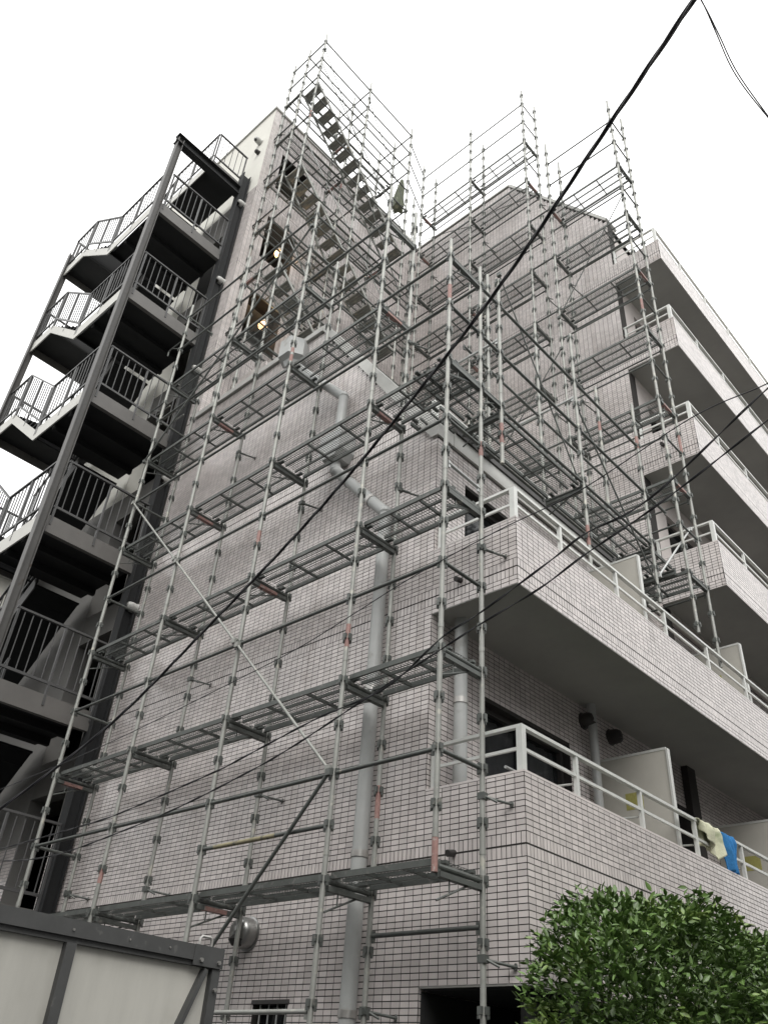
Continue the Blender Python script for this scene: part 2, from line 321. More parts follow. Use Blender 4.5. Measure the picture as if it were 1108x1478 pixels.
# ---- balcony railings -------------------------------------------------------------
def railing(y0, zt, xw, xf, ys, h=0.43):
    top = zt + h; mid = zt + h * 0.50; xr = xf - 0.06; yr = y0 + 0.06
    r = MB(); r.box(xr - 0.025, xr + 0.025, yr - 0.025, ENDY, top - 0.03, top); r.box(xw, xr - 0.025, yr - 0.025, yr + 0.025, top - 0.03, top)
    ro = r.build('balcony_railing', 'rail', B)
    m_ = MB(); m_.box(xr - 0.012, xr + 0.012, yr + 0.012, ENDY, mid - 0.014, mid + 0.014); m_.box(xw, xr - 0.012, yr - 0.012, yr + 0.012, mid - 0.014, mid + 0.014); m_.build('mid_rail', 'rail', ro)
    for y in ys: MB().box(xr - 0.02, xr + 0.02, y - 0.02, y + 0.02, zt, top - 0.03).build('post', 'rail', ro)
    MB().box(xr - 0.034, xr + 0.028, yr - 0.03, yr + 0.034, zt, top - 0.03).build('corner_post', 'rail', ro)
    MB().box(xw + 0.02, xw + 0.06, yr - 0.02, yr + 0.02, zt, top - 0.03).build('post', 'rail', ro)
railing(0.0, 3.975, -1.1, 0.0, [0.95 + 1.23 * i for i in range(14)])
railing(0.0, 6.635, -1.1, 0.0, [0.95 + 1.23 * i for i in range(14)])
for zt in (9.30, 11.96, 14.60): railing(WY, zt, -1.0, 0.06, [WY + 1.25 * i for i in range(1, 12)])
railing(WY, 17.04, -1.0, 0.06, [WY + 1.25 * i for i in range(1, 12)], 0.5)
# ---- copings of the side wall and terrace edge --------------------------------------
MB().box(-7.13, -3.66, -0.05, 0.30, 11.93, 12.04).build('coping', 'coping', B)
sc = MB(); sc.prism([(-3.72, 12.04), (-3.60, 12.06), (-1.07, 8.50), (-1.07, 8.31), (-1.18, 8.31)], 'y', -0.035, 0.28); sc.build('coping', 'coping', B)['label'] = 'wide white sloping coping'
fa = MB(); fa.box(-1.32, -1.06, 0.28, WY, 8.30, 8.52); fa.build('coping', 'coping', B)
MB().box(-1.16, -1.035, 0.3, WY, 8.525, 8.66).build('gutter', 'frame', B)
tr = MB(); tr.box(-1.22, -1.17, 0.0, WY, 8.93, 8.965); tro = tr.build('terrace_railing', 'rail', B)
MB().box(-1.205, -1.185, 0.02, WY, 8.70, 8.725).build('mid_rail', 'rail', tro)
for y in (0.04, 1.25, 2.46, 3.67, 4.88): MB().box(-1.23, -1.16, y - 0.035, y + 0.035, 8.52, 8.93).build('post', 'rail', tro)
# small tiled block above the side wall
MB().box(-7.12, -6.05, 0.55, 1.7, 11.9, 13.25).build('stair_block', 'grout', B)
# ---- tiles --------------------------------------------------------------------------
TW, TH, TP = 0.0925, 0.0425, 0.0025
rows = []
for k in range(-2, 8):
    z0 = 3.466 + FP * k
    for i in range(49): rows.append((z0 + i * 2.46 / 49, 2.46 / 49, False))
    rows.append((z0 - 0.096, 0.096, True)); rows.append((z0 - 0.2, 0.096, True))
field = MB(); near = []
class TileField:
    def __init__(s): s.v = []; s.f = []
TF = TileField()
def add_tile(axis, c, sgn, ua, ub, za, zb):
    v = TF.v; k = len(v); d = c + sgn * TP; bk = c - sgn * 0.001; j1, j2 = random.gauss(0, 0.00035), random.gauss(0, 0.00025)
    if axis == 'y': v += [(ua, bk, za), (ub, bk, za), (ub, bk, zb), (ua, bk, zb), (ua, d - j1 - j2, za), (ub, d + j1 - j2, za), (ub, d + j1 + j2, zb), (ua, d - j1 + j2, zb)]
    else: v += [(bk, ua, za), (bk, ub, za), (bk, ub, zb), (bk, ua, zb), (d - j1 - j2, ua, za), (d + j1 - j2, ub, za), (d + j1 + j2, ub, zb), (d - j1 + j2, ua, zb)]
    q = [(4, 5, 6, 7), (0, 1, 5, 4), (1, 2, 6, 5), (2, 3, 7, 6), (3, 0, 4, 7)]
    flip = (sgn > 0) == (axis == 'y')
    TF.f += [tuple(k + i for i in (reversed(t) if flip else t)) for t in q]
GAP = 0.0082
def tiles(axis, c, sgn, u0, u1, z0, z1, ops=(), clip=None, phase=0.0, pick=False):
    for (zr, h, soldier) in rows:
        za, zb = max(zr, z0) + GAP / 2, min(zr + h, z1) - GAP / 2
        if zb - za < 0.012: continue
        p = 0.05 if soldier else 0.1
        i0 = math.floor((u0 - phase) / p) ; i1 = math.ceil((u1 - phase) / p)
        for i in range(i0, i1):
            ua, ub = max(phase + i * p, u0) + GAP / 2, min(phase + (i + 1) * p, u1) - GAP / 2
            if ub - ua < 0.012: continue
            um, zm = (ua + ub) / 2, (za + zb) / 2
            hit = False
            for o in ops:
                if ub > o[0] and ua < o[1] and zb > o[2] and za < o[3]:
                    if ua < o[0] - 0.015 and ub > o[0]: ub = o[0] - GAP / 2
                    elif ub > o[1] + 0.015 and ua < o[1]: ua = o[1] + GAP / 2
                    else: hit = True
            if hit or (clip and not clip(um, zm)): continue
            if pick and not soldier and abs(ub - ua - (0.1 - GAP)) < 1e-4 and zb - za > 0.0412: near.append((((um - CAM.x) ** 2 + CAM.y ** 2 + (zm - CAM.z) ** 2), ua, ub, za, zb))
            else: add_tile(axis, c, sgn, ua, ub, za, zb)
slopeA = lambda u, z: not (z > 8.2 and u > -3.63 - (z + 0.04 - 11.93) * (2.53 / 3.58) - 0.02)
tiles('y', 0, -1, -7.45, -1.1, 0.0, 2.3623, [WIN_G])
tiles('y', 0, -1, -7.45, -1.1, 2.3623, 3.266, pick=True); tiles('y', 0, -1, -7.45, -1.1, 3.266, 11.92, clip=slopeA)
tiles('y', 0, -1, -1.1, 0, 2.35, 3.266, pick=True); tiles('y', 0, -1, -1.1, 0, 3.266, 3.955, pick=True); tiles('y', 0, -1, -1.1, 0, 5.82, 6.615)
tiles('y', 0, -1, -12.2, -7.45, 0, 4.4, CORR)
tiles('y', 0, -1, -7.45, -7.13, 11.93, 19.5)
tiles('x', 0, 1, 0, 12, 2.35, 3.955); tiles('x', 0, 1, 0, 16, 5.82, 6.615)
tiles('x', -1.1, 1, 0, 12, 0.5, 8.29, D2 + D3, lambda u, z: not (2.34 < z < 2.9 or 5.82 < z < 6.0))
tiles('x', -7.13, 1, 0, WY, 11.9, 22.94, TALLOPS)
slopeD = lambda u, z: not (z > 18.5 and u > -3.62 - (z + 0.05 - 22.52) * (2.62 / 3.9))
tiles('y', WY, -1, -7.13, -1.0, 8.0, 22.55, clip=slopeD)
for (y0, zb, zt, xw, xf, sl, _) in BALC[2:]:
    tiles('y', WY, -1, -1.0, 0.06, zb, zt); tiles('x', 0.06, 1, WY, 20, zb, zt, phase=WY)
tiles('y', 0.55, -1, -7.12, -6.05, 11.95, 13.25); tiles('x', -6.05, 1, 0.55, 1.7, 11.95, 13.25)
near.sort()
for (d, ua, ub, za, zb) in near[300:]: add_tile('y', 0, -1, ua, ub, za, zb)
me = bpy.data.meshes.new('tile_field'); me.from_pydata(TF.v, [], TF.f); me.update(); me.materials.append(M['tile'])
tag(link('tile_field', me, B), kind='stuff')
tm = MB().box(-0.0459, 0.0459, -TP, 0.001, -0.0210, 0.0210).mesh('tile', 'tile')
for (d, ua, ub, za, zb) in near[:300]: link('tile', tm, side_o, ((ua + ub) / 2, 0, (za + zb) / 2))
# ---- balcony fittings ---------------------------------------------------------------
def partition(y, z0, z1):
    p = MB().box(-1.09, -0.17, y - 0.015, y + 0.015, z0, z1).build('partition_board', 'panel', B)
    MB().box(-0.17, -0.145, y - 0.03, y + 0.03, z0, z1 + 0.01).build('frame', 'rail', p)
    MB().box(-1.09, -0.17, y - 0.02, y + 0.02, z1, z1 + 0.03).build('frame', 'rail', p)
    MB().box(-0.74, -0.52, y - 0.018, y - 0.0155, z1 - 0.62, z1 - 0.43).build('sticker', 'yellow', p)
for y in (3.2, 6.5, 9.8): partition(y, 3.0, 5.15)
for y in (3.1, 6.3, 9.6): partition(y, 6.02, 7.78)
def pipe(name, pts, r, parent, bands=(), material='pvc'):
    o = MB()
    for a, b in zip(pts, pts[1:]): o.tube(a, b, r, 18)
    for p in pts[1:-1]: o.lathe([(0, -r * 1.15), (r * .8, -r * .85), (r * 1.15, 0), (r * .8, r * .85), (0, r * 1.15)], 16, Matrix.Translation(p))
    ob = o.build(name, material, parent, True)
    for (p, d) in bands:
        p, d = Vector(p), Vector(d).normalized()
        MB().tube(p - d * 0.03, p + d * 0.03, r * 1.12, 18).build('pipe_bracket', 'band', ob, True)
    return ob
pipe('drain_pipe', [(-0.92, 0.28, 2.92), (-0.92, 0.28, 5.82)], 0.07, B, [((-0.92, 0.28, 4.9), (0, 0, 1))])
pipe('drain_pipe', [(-0.98, 2.98, 2.92), (-0.98, 2.98, 5.82)], 0.055, B)
dp = pipe('drain_pipe', [(-1.79, -0.11, 1.95), (-1.79, -0.11, 7.38), (-2.78, -0.13, 8.50), (-2.80, -0.15, 8.66)], 0.075, B,
     [((-1.79, -0.11, z), (0, 0, 1)) for z in (2.16, 3.25, 3.45, 5.1, 6.9)] + [((-2.05, -0.115, 7.674), (-0.99, -.02, 1.12)), ((-2.5, -0.125, 8.183), (-0.99, -.02, 1.12))])
dp['label'] = 'thick grey drain pipe with an angled offset'
MB().box(-1.83, -1.75, -0.08, -0.0, 5.08, 5.12).build('wall_clip', 'band', dp)
hop = MB(); hop.prism([(-2.90, 8.62), (-2.66, 8.62), (-2.58, 8.74), (-2.58, 9.06), (-2.98, 9.06), (-2.98, 8.74)], 'y', -0.30, -0.008); hop.build('rain_hopper', 'pvc', B)
pipe('drain_pipe', [(-2.78, -0.15, 9.02), (-2.78, -0.15, 9.84), (-3.84, -0.17, 11.02), (-3.95, -0.26, 11.18)], 0.07, B)
hop = MB(); hop.lathe([(0.0, 11.06), (0.11, 11.06), (0.15, 11.16), (0.24, 11.22), (0.24, 11.58), (0.215, 11.58), (0.215, 11.24), (0, 11.2)], 6, Matrix.Translation((-3.98, -0.29, 0))); hop.build('rain_hopper', 'pvc', B)
def hood(p, d, r, material, depth=0.16, drop=True):
    p, d = Vector(p), Vector(d).normalized(); q = d.to_track_quat('Z', 'Y').to_matrix().to_4x4(); T = Matrix.Translation(p) @ q
    mb = MB(); mb.lathe([(r * 1.12, 0), (r * 1.12, 0.015), (r, 0.02), (r, depth * .5), (r * .93, depth * .75), (r * .7, depth * .95), (0.0, depth * 1.05)], 22, T)
    o = mb.build('vent_hood', material, B, True)
    c_ = p + d * depth * 0.72 + Vector((0, 0, -r * 0.50)); MB().lathe([(0, -r * .46), (r * .40, -r * .38), (r * .68, 0), (r * .40, r * .30), (0, r * .36)], 16, Matrix.Translation(c_)).build('vent_mouth', 'vent', o, True)
hood((-3.38, 0, 2.88), (0, -1, 0), 0.145, 'steelhood', 0.19); hood((-4.45, 0, 2.66), (0, -1, 0), 0.145, 'steelhood', 0.19)
for z in (21.73, 18.99, 16.16, 13.4, 10.6, 7.95, 5.25): hood((-7.50, -0.006, z), (0, -1, 0), 0.085, 'coping', 0.19)
hood((-1.1, 2.96, 5.62), (1, 0, 0), 0.095, 'vent', 0.16); hood((-1.1, 3.62, 5.62), (1, 0, 0), 0.095, 'vent', 0.16)
hood((-7.45, -0.006, 21.2), (0, -1, 0), 0.06, 'vent', 0.12)
for p in ((-0.752, 0, 3.37), (-0.71, 0, 6.10)): MB().tube(p, (p[0] + 0.0, -0.09, p[2] - 0.02), 0.03, 14).build('overflow_pipe', 'vent', B, True)
for z in (8.93, 11.6): MB().tube((-0.55, WY, z), (-0.55, WY - 0.09, z - 0.02), 0.035, 12).build('overflow_pipe', 'vent', B, True)
# laundry pole holders on the railing posts
def pole_holder(y, z):
    h = MB(); h.sweep([(-0.1, y, z), (-0.42, y, z + 0.02), (-0.44, y, z + 0.07), (-0.47, y, z + 0.01), (-0.52, y, z + 0.0), (-0.55, y, z + 0.07)], 0.011, 8)
    h.build('pole_holder', 'rail', B, True)
for y in (0.95, 2.18, 3.41, 4.64): pole_holder(y, 4.12)
MB().tube((-0.30, 0.15, 4.09), (-0.30, 2.9, 4.06), 0.014, 10).build('laundry_pole', 'alu', B, True)

# ================================================================== TOWELS
def towel(name, label, material, y0, y1, zr, drop, skew, seed, taper=0.0):
    rnd = random.Random(seed); nx, nz = 44, 30; mb = MB(); ph = [rnd.uniform(0, 6.3) for _ in range(4)]
    for j in range(nz + 1):
        t = j / nz
        for i in range(nx + 1):
            u = i / nx; s = t * (drop + 0.28) - 0.28                 # arc length, hanging both sides of the rail
            dl = drop * (1 - taper * abs(u - 0.72) * 1.6)
            s = -0.28 + t * (dl + 0.28)
            yy = y0 + (y1 - y0) * (u + (0.5 - u) * 0.22 * max(0, s) / drop) + skew * max(0, s)
            wob = (0.034 * sin(u * 13 + ph[0] + 1.5 * t) + 0.026 * sin(u * 29 + ph[1] - 2 * t) + 0.012 * sin(9 * t + u * 5)) * min(1, abs(s) / 0.12)
            if s < -0.03: x, z = -0.098 + wob * .6, zr + s + 0.03
            elif s > 0.03: x, z = -0.022 + wob + 0.012, zr - s + 0.03
            else: x, z = -0.06 + s / 0.03 * 0.036, zr + 0.008
            mb.v.append((x, yy, z))
    W_ = nx + 1
    mb.f = [(j * W_ + i, j * W_ + i + 1, (j + 1) * W_ + i + 1, (j + 1) * W_ + i) for j in range(nz) for i in range(nx)]
    o = mb.build(name, material, None, True); md = o.modifiers.new('solid', 'SOLIDIFY'); md.thickness = 0.006
    return tag(o, label, 'towel')
towel('towel', 'pale cream towel hung over the lower balcony rail', 'cloth_cream', 3.42, 4.0, 4.405, 0.40, 0.10, 3, 0.75)
towel('towel', 'bright blue towel hung over the lower balcony rail', 'cloth_blue', 4.02, 4.36, 4.405, 0.46, 0.05, 5)

# ================================================================== SCAFFOLDS
SR = 0.0243
def std_mesh(z0, z1, base, pitch):
    mb = MB(); pk = [0, 0]; mb.tube((0, 0, z0), (0, 0, z1), SR, 12)
    n = math.ceil((z0 - base + 0.05) / pitch); f0 = len(mb.f)
    while base + n * pitch < z1 - 0.03:
        z = base + n * pitch
        for (dx, dy) in ((1, 0), (-1, 0), (0, 1), (0, -1)):
            mb.quadbox((dx * 0.036, dy * 0.036, z + 0.012), (0.011 if dx else 0.017, 0, 0), (0, 0.011 if dy else 0.017, 0), (0, 0, 0.026))
            mb.quadbox((dx * 0.046, dy * 0.046, z - 0.03), (0.006 if dx else 0.011, 0, 0), (0, 0.006 if dy else 0.011, 0), (0, 0, 0.012))
        n += 1
    f1 = len(mb.f)
    z = base + math.ceil((z0 - base) / (pitch * 4)) * pitch * 4 + 0.2       # spigot sleeves
    while z < z1 - 0.2: mb.tube((0, 0, z), (0, 0, z + 0.05), SR * 1.13, 12); z += pitch * 4
    me = mb.mesh('standard', 'galv', True); me.materials.append(M['galv2'])
    for p in me.polygons[f0:f1]: p.material_index = 1
    return me
def standard(P, x, y, z0, z1, base=3.05, pitch=0.45, foot=False, paint=()):
    lean = random.uniform(-0.006, 0.006)
    o = link('standard', shared(('std', round(z0, 2), round(z1, 2), base, pitch), lambda: std_mesh(0, z1 - z0, base - z0, pitch)), P, (x, y, z0))
    o.rotation_euler = (lean / 4, lean / 5, random.choice((0, pi / 2)))
    if foot: MB().box(-0.06, 0.06, -0.06, 0.06, 0.0, 0.012).build('base_plate', 'galv2', o)
    for a, b in paint:
        MB().tube((0, 0, a - z0), (0, 0, b - z0), SR * 1.05, 12).build('paint_band', 'redpaint', o, True)
    return o
def rod_mesh(L, r, material):
    mb = MB(); mb.tube((0.03, 0, 0), (L - 0.03, 0, 0), r, 10)
    for x in (0.045, L - 0.045): mb.quadbox((x, 0, -0.008), (0.017, 0, 0), (0, 0.008, 0), (0, 0, 0.045))
    return mb.mesh('ledger', material, True)
def rod(P, name, p0, p1, r=0.0195, material='galv2'):
    p0, p1 = Vector(p0), Vector(p1); d = p1 - p0; L = round(d.length, 3)
    o = link(name, shared(('rod', L, r, material), lambda: rod_mesh(L, r, material)), P, p0)
    q = d.to_track_quat('X', 'Z'); o.rotation_euler = q.to_euler(); return o
def brace(P, p0, p1, r=0.017, material='galv'):
    p0, p1 = Vector(p0), Vector(p1)
    mb = MB(); mb.tube(p0, p1, r, 10)
    for p in (p0, p1): mb.quadbox(p, (0.03, 0, 0), (0, 0.022, 0), (0, 0, 0.03))
    return mb.build('diagonal_brace', material, P, True)
def plank_mesh(L, W):
    mb = MB(); a, b = 0.03, L - 0.03
    for y in (-W / 2 + 0.012, W / 2 - 0.012): mb.box(a, b, y - 0.012, y + 0.012, -0.036, 0.014)
    for y in (-W / 6, W / 6): mb.box(a, b, y - 0.009, y + 0.009, -0.030, 0.0)
    for i in range(1, 3):
        x = L * i / 3; mb.box(x - 0.010, x + 0.010, -W / 2 + 0.024, W / 2 - 0.024, -0.030, -0.002)
    n = 13; st = (W - 0.05) / n                                              # perforated deck: long strips and cross webs
    for i in range(n):
        y = -W / 2 + 0.025 + st * (i + 0.5); mb.quadbox(((a + b) / 2, y, 0.006), ((b - a) / 2, 0, 0), (0, 0.0016, 0), (0, 0, 0.0015))
    k = int((b - a) / 0.036)
    for i in range(k + 1):
        x = a + (b - a) * i / k; mb.quadbox((x, 0, 0.0095), (0.0026, 0, 0), (0, W / 2 - 0.025, 0), (0, 0, 0.0015))
    for x in (a, b):
        for y in (-W / 3, W / 3): mb.quadbox((x, y, -0.005), (0.045, 0, 0), (0, 0.022, 0), (0, 0, 0.012))
    return mb.mesh('plank', 'deck')
def plank(P, p0, p1, W=0.5):
    p0, p1 = Vector(p0), Vector(p1); d = p1 - p0; L = round(d.length, 3)
    o = link('plank', shared(('pl', L, W), lambda: plank_mesh(L, W)), P, p0 + Vector((0, 0, 0.055))); o.rotation_euler = (0, random.uniform(-.003, .003), math.atan2(d.y, d.x)); return o
def transom_mesh(L):
    mb = MB(); mb.tube((0.03, 0, 0), (L - 0.03, 0, 0), 0.022, 10); mb.box(0.04, L - 0.04, -0.028, 0.028, -0.075, -0.035)
    for x in (0.04, L - 0.04): mb.quadbox((x, 0, -0.02), (0.018, 0, 0), (0, 0.012, 0), (0, 0, 0.06))
    mb.tube((0.03, 0, -0.24), (L * 0.72, 0, -0.06), 0.009, 8); mb.tube((L * 0.3, 0, -0.06), (L * 0.3, 0, -0.165), 0.007, 6)
    return mb.mesh('transom', 'galv2')
def transom(P, p0, p1, label=True, style=0):
    p0, p1 = Vector(p0), Vector(p1); d = p1 - p0; L = round(d.length, 3)
    o = link('transom', shared(('tr', L), lambda: transom_mesh(L)), P, p0); o.rotation_euler = (0, 0, math.atan2(d.y, d.x))
    if label and random.random() < 0.4:
        link('paint_band', shared(('lab', L), lambda: MB().box(L * .22, L * .68, -0.0305, 0.0305, -0.0775, -0.040).mesh('paint_band', 'redpaint')), o)
    return o
def wall_tie(P, p, q):
    p, q = Vector(p), Vector(q)
    mb = MB(); mb.tube(p, q, 0.012, 8); mb.tube(q - (q - p).normalized() * 0.012, q, 0.028, 10); mb.quadbox(p, (0.035, 0, 0), (0, 0.03, 0), (0, 0, 0.028))
    mb.tube(p + Vector((0.02, 0, 0)), p + Vector((0.11, 0.06, -0.05)), 0.010, 8)
    return mb.build('wall_tie', 'galv2', P)

# ---- scaffold 1: along the side wall ----
A = thing('scaffold', 'steel scaffold with plank decks standing along the tiled side wall', 'scaffold', 'scaffolds around the apartment building')
XS = [-6.865, -5.065, -3.265, -1.465, -0.265]; YO, YI = -0.84, -0.24
tops = [14.22, 14.2, 14.2, 12.9, 10.58]; itops = [12.4, 12.4, 13.2, 12.9, 10.6]
paint_o = {0: [], 1: [(3.35, 3.5)], 2: [(7.1, 7.32), (10.32, 10.6)], 3: [(5.2, 5.45)], 4: [(3.0, 3.3), (9.45, 9.7)]}
for i, x in enumerate(XS):
    standard(A, x, YO, 3.0 if i == 4 else 0.0, tops[i], foot=i < 4, paint=paint_o[i])
    standard(A, x, YI, 0.0, itops[i], foot=True, paint=[(3.7, 4.0)] if i == 3 else ([(7.4, 7.6)] if i == 4 else []))
LV = [3.05 + 1.8 * k for k in range(6)]
for k, z in enumerate(LV):
    for i in range(4):
        full = (k <= 3) or (k == 4 and i <= 2) or (k == 5 and i <= 1)
        if full: plank(A, (XS[i], (YO + YI) / 2, z), (XS[i + 1], (YO + YI) / 2, z))
        zm = z + 0.9
        if zm < min(tops[i], tops[i + 1]): rod(A, 'ledger', (XS[i], YO, zm), (XS[i + 1], YO, zm))
        if not full and z < min(tops[i], tops[i + 1]): rod(A, 'ledger', (XS[i], YO, z), (XS[i + 1], YO, z)); rod(A, 'ledger', (XS[i], YI, z), (XS[i + 1], YI, z)) if z < min(itops[i], itops[i + 1]) else None
    for i, x in enumerate(XS):
        if z < min(tops[i], itops[i]): transom(A, (x, YO, z), (x, YI, z))
        if i in (0, 4) and z + 0.9 < min(tops[i], itops[i]): rod(A, 'ledger', (x, YO, z + 0.9), (x, YI, z + 0.9))
for i in range(2): rod(A, 'ledger', (XS[i], YO, 13.85), (XS[i + 1], YO, 13.85))
rod(A, 'ledger', (XS[0], YO, 13.85), (XS[0], YI, 13.85)); rod(A, 'ledger', (XS[2], YO, 13.85), (XS[2], YI + 0.9, 13.85)); rod(A, 'ledger', (XS[2], YO, 12.95), (XS[2], YI, 12.95))
rod(A, 'ledger', (XS[2], YO, 2.105), (XS[3], YO, 2.105), material='galv'); rod(A, 'ledger', (XS[3], YI, 2.72), (XS[4], YI, 2.72))
tp = rod(A, 'ledger', (XS[2], YO, 3.5), (XS[3], YO, 3.5)); tp['label'] = 'ledger wrapped in yellow and black tape'
MB().tube((0.2, 0, 0), (1.1, 0, 0), 0.0215, 12).build('warning_tape', 'tape', tp, True)
for (a, b) in (((-6.865, 9.35), (-5.065, 7.55)), ((-5.065, 7.55), (-3.265, 5.75)), ((-3.265, 5.75), (-1.465, 3.95)), ):
    brace(A, (a[0] + 0.035, YO - 0.045, a[1] - 0.035), (b[0] - 0.035, YO - 0.045, b[1] + 0.035), 0.0145, 'galv')
brace(A, (-1.48, YO - 0.05, 3.95), (-3.2, YO - 0.05, 2.18), 0.018, 'galv2')
brace(A, (-3.265, YO - 0.05, 13.5), (-6.865, YO - 0.05, 10.2), 0.017, 'galv2')
for i, z in ((0, 3.5), (1, 3.4), (2, 4.2), (3, 7.5), (4, 3.72), (4, 2.5), (3, 2.17), (2, 8.1), (1, 6.0), (3, 10.0), (2, 11.2), (4, 6.2), (1, 9.9)): wall_tie(A, (XS[i], YI, z), (XS[i] + 0.14, -0.008, z - 0.03))
# hooks of a folded bracket beyond the left end
for z in (11.6, 13.2): MB().sweep([(-6.865, YO, z), (-7.25, YO, z), (-7.3, YO, z - 0.03), (-7.3, YO, z - 0.14)], 0.014, 8).bar((-6.9, YO, z - 0.2), (-7.2, YO, z), 0.012, 0.012).build('side_bracket', 'galv2', A)
for y in (-0.75, -0.6, -0.45): MB().tube((-6.8, y, 11.55), (-7.2, y, 11.55), 0.012, 8).build('bracket_rail', 'galv', A, True)

# ---- scaffold 2: short run above the balcony, turning the corner ----
Y2 = thing('scaffold', 'short scaffold run over the third floor balcony rail joining two longer scaffolds', 'scaffold', 'scaffolds around the apartment building')
xo, xi = -0.27, -0.87
ysr = [0.17, 2.0, 3.85]
for y, zb, zt in ((0.17, 7.57, 10.75), (2.0, 7.12, 11.25), (3.85, 7.45, 11.15)):
    standard(Y2, xo, y, zb, zt, paint=[(zb + 0.3, zb + 0.6)] if y < 3 else [(10.2, 10.45)])
for y in (0.75, 2.0, 3.85): standard(Y2, xi, y, 8.45, 11.9, paint=[(10.9, 11.1)] if y > 3 else [])
for a, b in ((-0.84, -0.24), (-0.24, 0.17), (0.17, 2.0), (2.0, 3.85), (3.85, 4.55)):
    for z in (9.35, 10.25):
        if not (b > 4 and z > 10): rod(Y2, 'ledger', (xo, a, z), (xo, b, z), 0.0215)
for a, b in ((0.17, 2.0), (2.0, 3.85)):
    plank(Y2, (xo - 0.3, a, 8.35), (xo - 0.3, b, 8.35))
    rod(Y2, 'ledger', (xo, a, 8.40), (xo, b, 8.40)); rod(Y2, 'ledger', (xi, a, 8.40), (xi, b, 8.40)); rod(Y2, 'ledger', (xi, a, 9.9), (xi, b, 9.9))
plank(Y2, (xo - 0.3, 3.85, 8.35), (xo - 0.3, 4.6, 8.35)); plank(Y2, (xo - 0.3, -0.84, 8.47), (xo - 0.3, 0.17, 8.47))
plank(Y2, (xo - 0.9, -0.2, 8.52), (xo - 0.9, 1.0, 8.52))
for y in (0.17, 2.0, 3.85, 4.6): transom(Y2, (xi, y, 8.35), (xo, y, 8.35))
transom(Y2, (xo, -0.84, 8.47), (xo, -0.24, 8.47)); transom(Y2, (xo, -0.24, 8.47), (xo, 0.17, 8.47))
for a, b in ((-0.84, -0.24), ): transom(Y2, (xo, a, 6.67), (xo, b, 6.67))
rod(Y2, 'ledger', (xo, 2.0, 9.95), (-1.55, 2.0, 9.95), 0.018, 'alu'); rod(Y2, 'ledger', (xo, -0.24, 6.95), (xo + 0.02, -0.84, 6.95), 0.018, 'alu')
rod(Y2, 'ledger', (xo, 0.17, 9.6), (-1.5, 0.17, 9.6), 0.018, 'alu')
brace(Y2, (xo, 2.05, 9.75), (xo, 3.85, 7.7), 0.013, 'galv2'); brace(Y2, (xo, 0.2, 10.9), (xo - 0.05, 1.95, 8.5), 0.010, 'galv2')
brace(Y2, (xo + 0.02, 3.9, 7.9), (-0.1, 4.95, 9.2), 0.016, 'alu')

# ---- scaffold 3: stair tower in front of the tall wall ----
T = thing('scaffold', 'scaffold tower with metal stair flights in front of the tallest wall', 'scaffold', 'scaffolds around the apartment building')
TX = [-6.86, -6.25, -5.60]; TY = [0.10, 1.85, 3.60]
for i, x in enumerate(TX):
    for j, y in enumerate(TY):
        standard(T, x, y, 11.9, 25.05, base=12.05, foot=True, paint=[(20.9, 21.2)] if (i, j) == (2, 0) else ([(20.6, 20.85)] if (i, j) == (1, 1) else []))
TL = [13.85 + 1.8 * k for k in range(6)]
for k, z in enumerate(TL):
    for j in range(2):
        plank(T, ((TX[0] + TX[1]) / 2, TY[j], z), ((TX[0] + TX[1]) / 2, TY[j + 1], z))
        for zm in ((z + 0.9,) if k < 5 else (z + 0.9, z + 1.8)):
            rod(T, 'ledger', (TX[2], TY[j], zm), (TX[2], TY[j + 1], zm)); rod(T, 'ledger', (TX[1], TY[j], zm), (TX[1], TY[j + 1], zm)) if k == 5 else None
        rod(T, 'ledger', (TX[2], TY[j], z), (TX[2], TY[j + 1], z)); rod(T, 'ledger', (TX[1], TY[j], z - 0.05), (TX[1], TY[j + 1], z - 0.05))
    for j, y in enumerate(TY):
        transom(T, (TX[0], y, z), (TX[1], y, z)); rod(T, 'ledger', (TX[1], y, z), (TX[2], y, z)); rod(T, 'ledger', (TX[0] - 0.2, y, z + 0.45), (TX[1], y, z + 0.45)) if k < 5 else None
        if k == 5:
            for zm in (z + 0.9, z + 1.8): rod(T, 'ledger', (TX[0], y, zm), (TX[1], y, zm)); rod(T, 'ledger', (TX[1], y, zm), (TX[2], y, zm))
for q in (22.85, 19.25, 15.65):
    for (y0, y1, z0, z1) in ((0.15, 3.68, q - 0.02, q - 3.55),):
        fl = MB()
        for x in (-6.20, -5.66): fl.bar((x, y0, z0 - 0.10), (x, y1, z1 - 0.10), 0.025, 0.065)
        fo = fl.build('stair_flight', 'galv', T); n = 14
        for i in range(n):
            t = (i + 0.5) / n; y, z = y0 + (y1 - y0) * t, z0 + (z1 - z0) * t
            def mk():
                mb = MB(); mb.box(-0.25, 0.25, -0.105, 0.105, -0.012, 0.004)
                for yy in (-0.1, -0.035, 0.035, 0.1): mb.box(-0.25, 0.25, yy - 0.006, yy + 0.006, -0.034, -0.012)
                return mb.mesh('tread', 'galv')
            link('tread', shared('tread', mk), fo, (-5.93, y, z))
        MB().tube((-5.66, y0, z0 + 0.85), (-5.66, y1, z1 + 0.85), 0.014, 8).build('handrail', 'alu', fo, True)
brace(T, (TX[2] + 0.04, TY[0], 24.2), (TX[2] + 0.04, TY[1], 21.4), 0.010, 'galv2'); brace(T, (TX[2] + 0.04, TY[1], 24.0), (TX[2] + 0.04, TY[2], 21.0), 0.010, 'galv2')
brace(T, (TX[2] + 0.04, TY[1], 20.6), (TX[2] + 0.04, TY[2], 17.6), 0.012, 'galv2'); brace(T, (TX[2] + 0.04, TY[0], 16.6), (TX[2] + 0.04, TY[1], 13.9), 0.012, 'galv2')
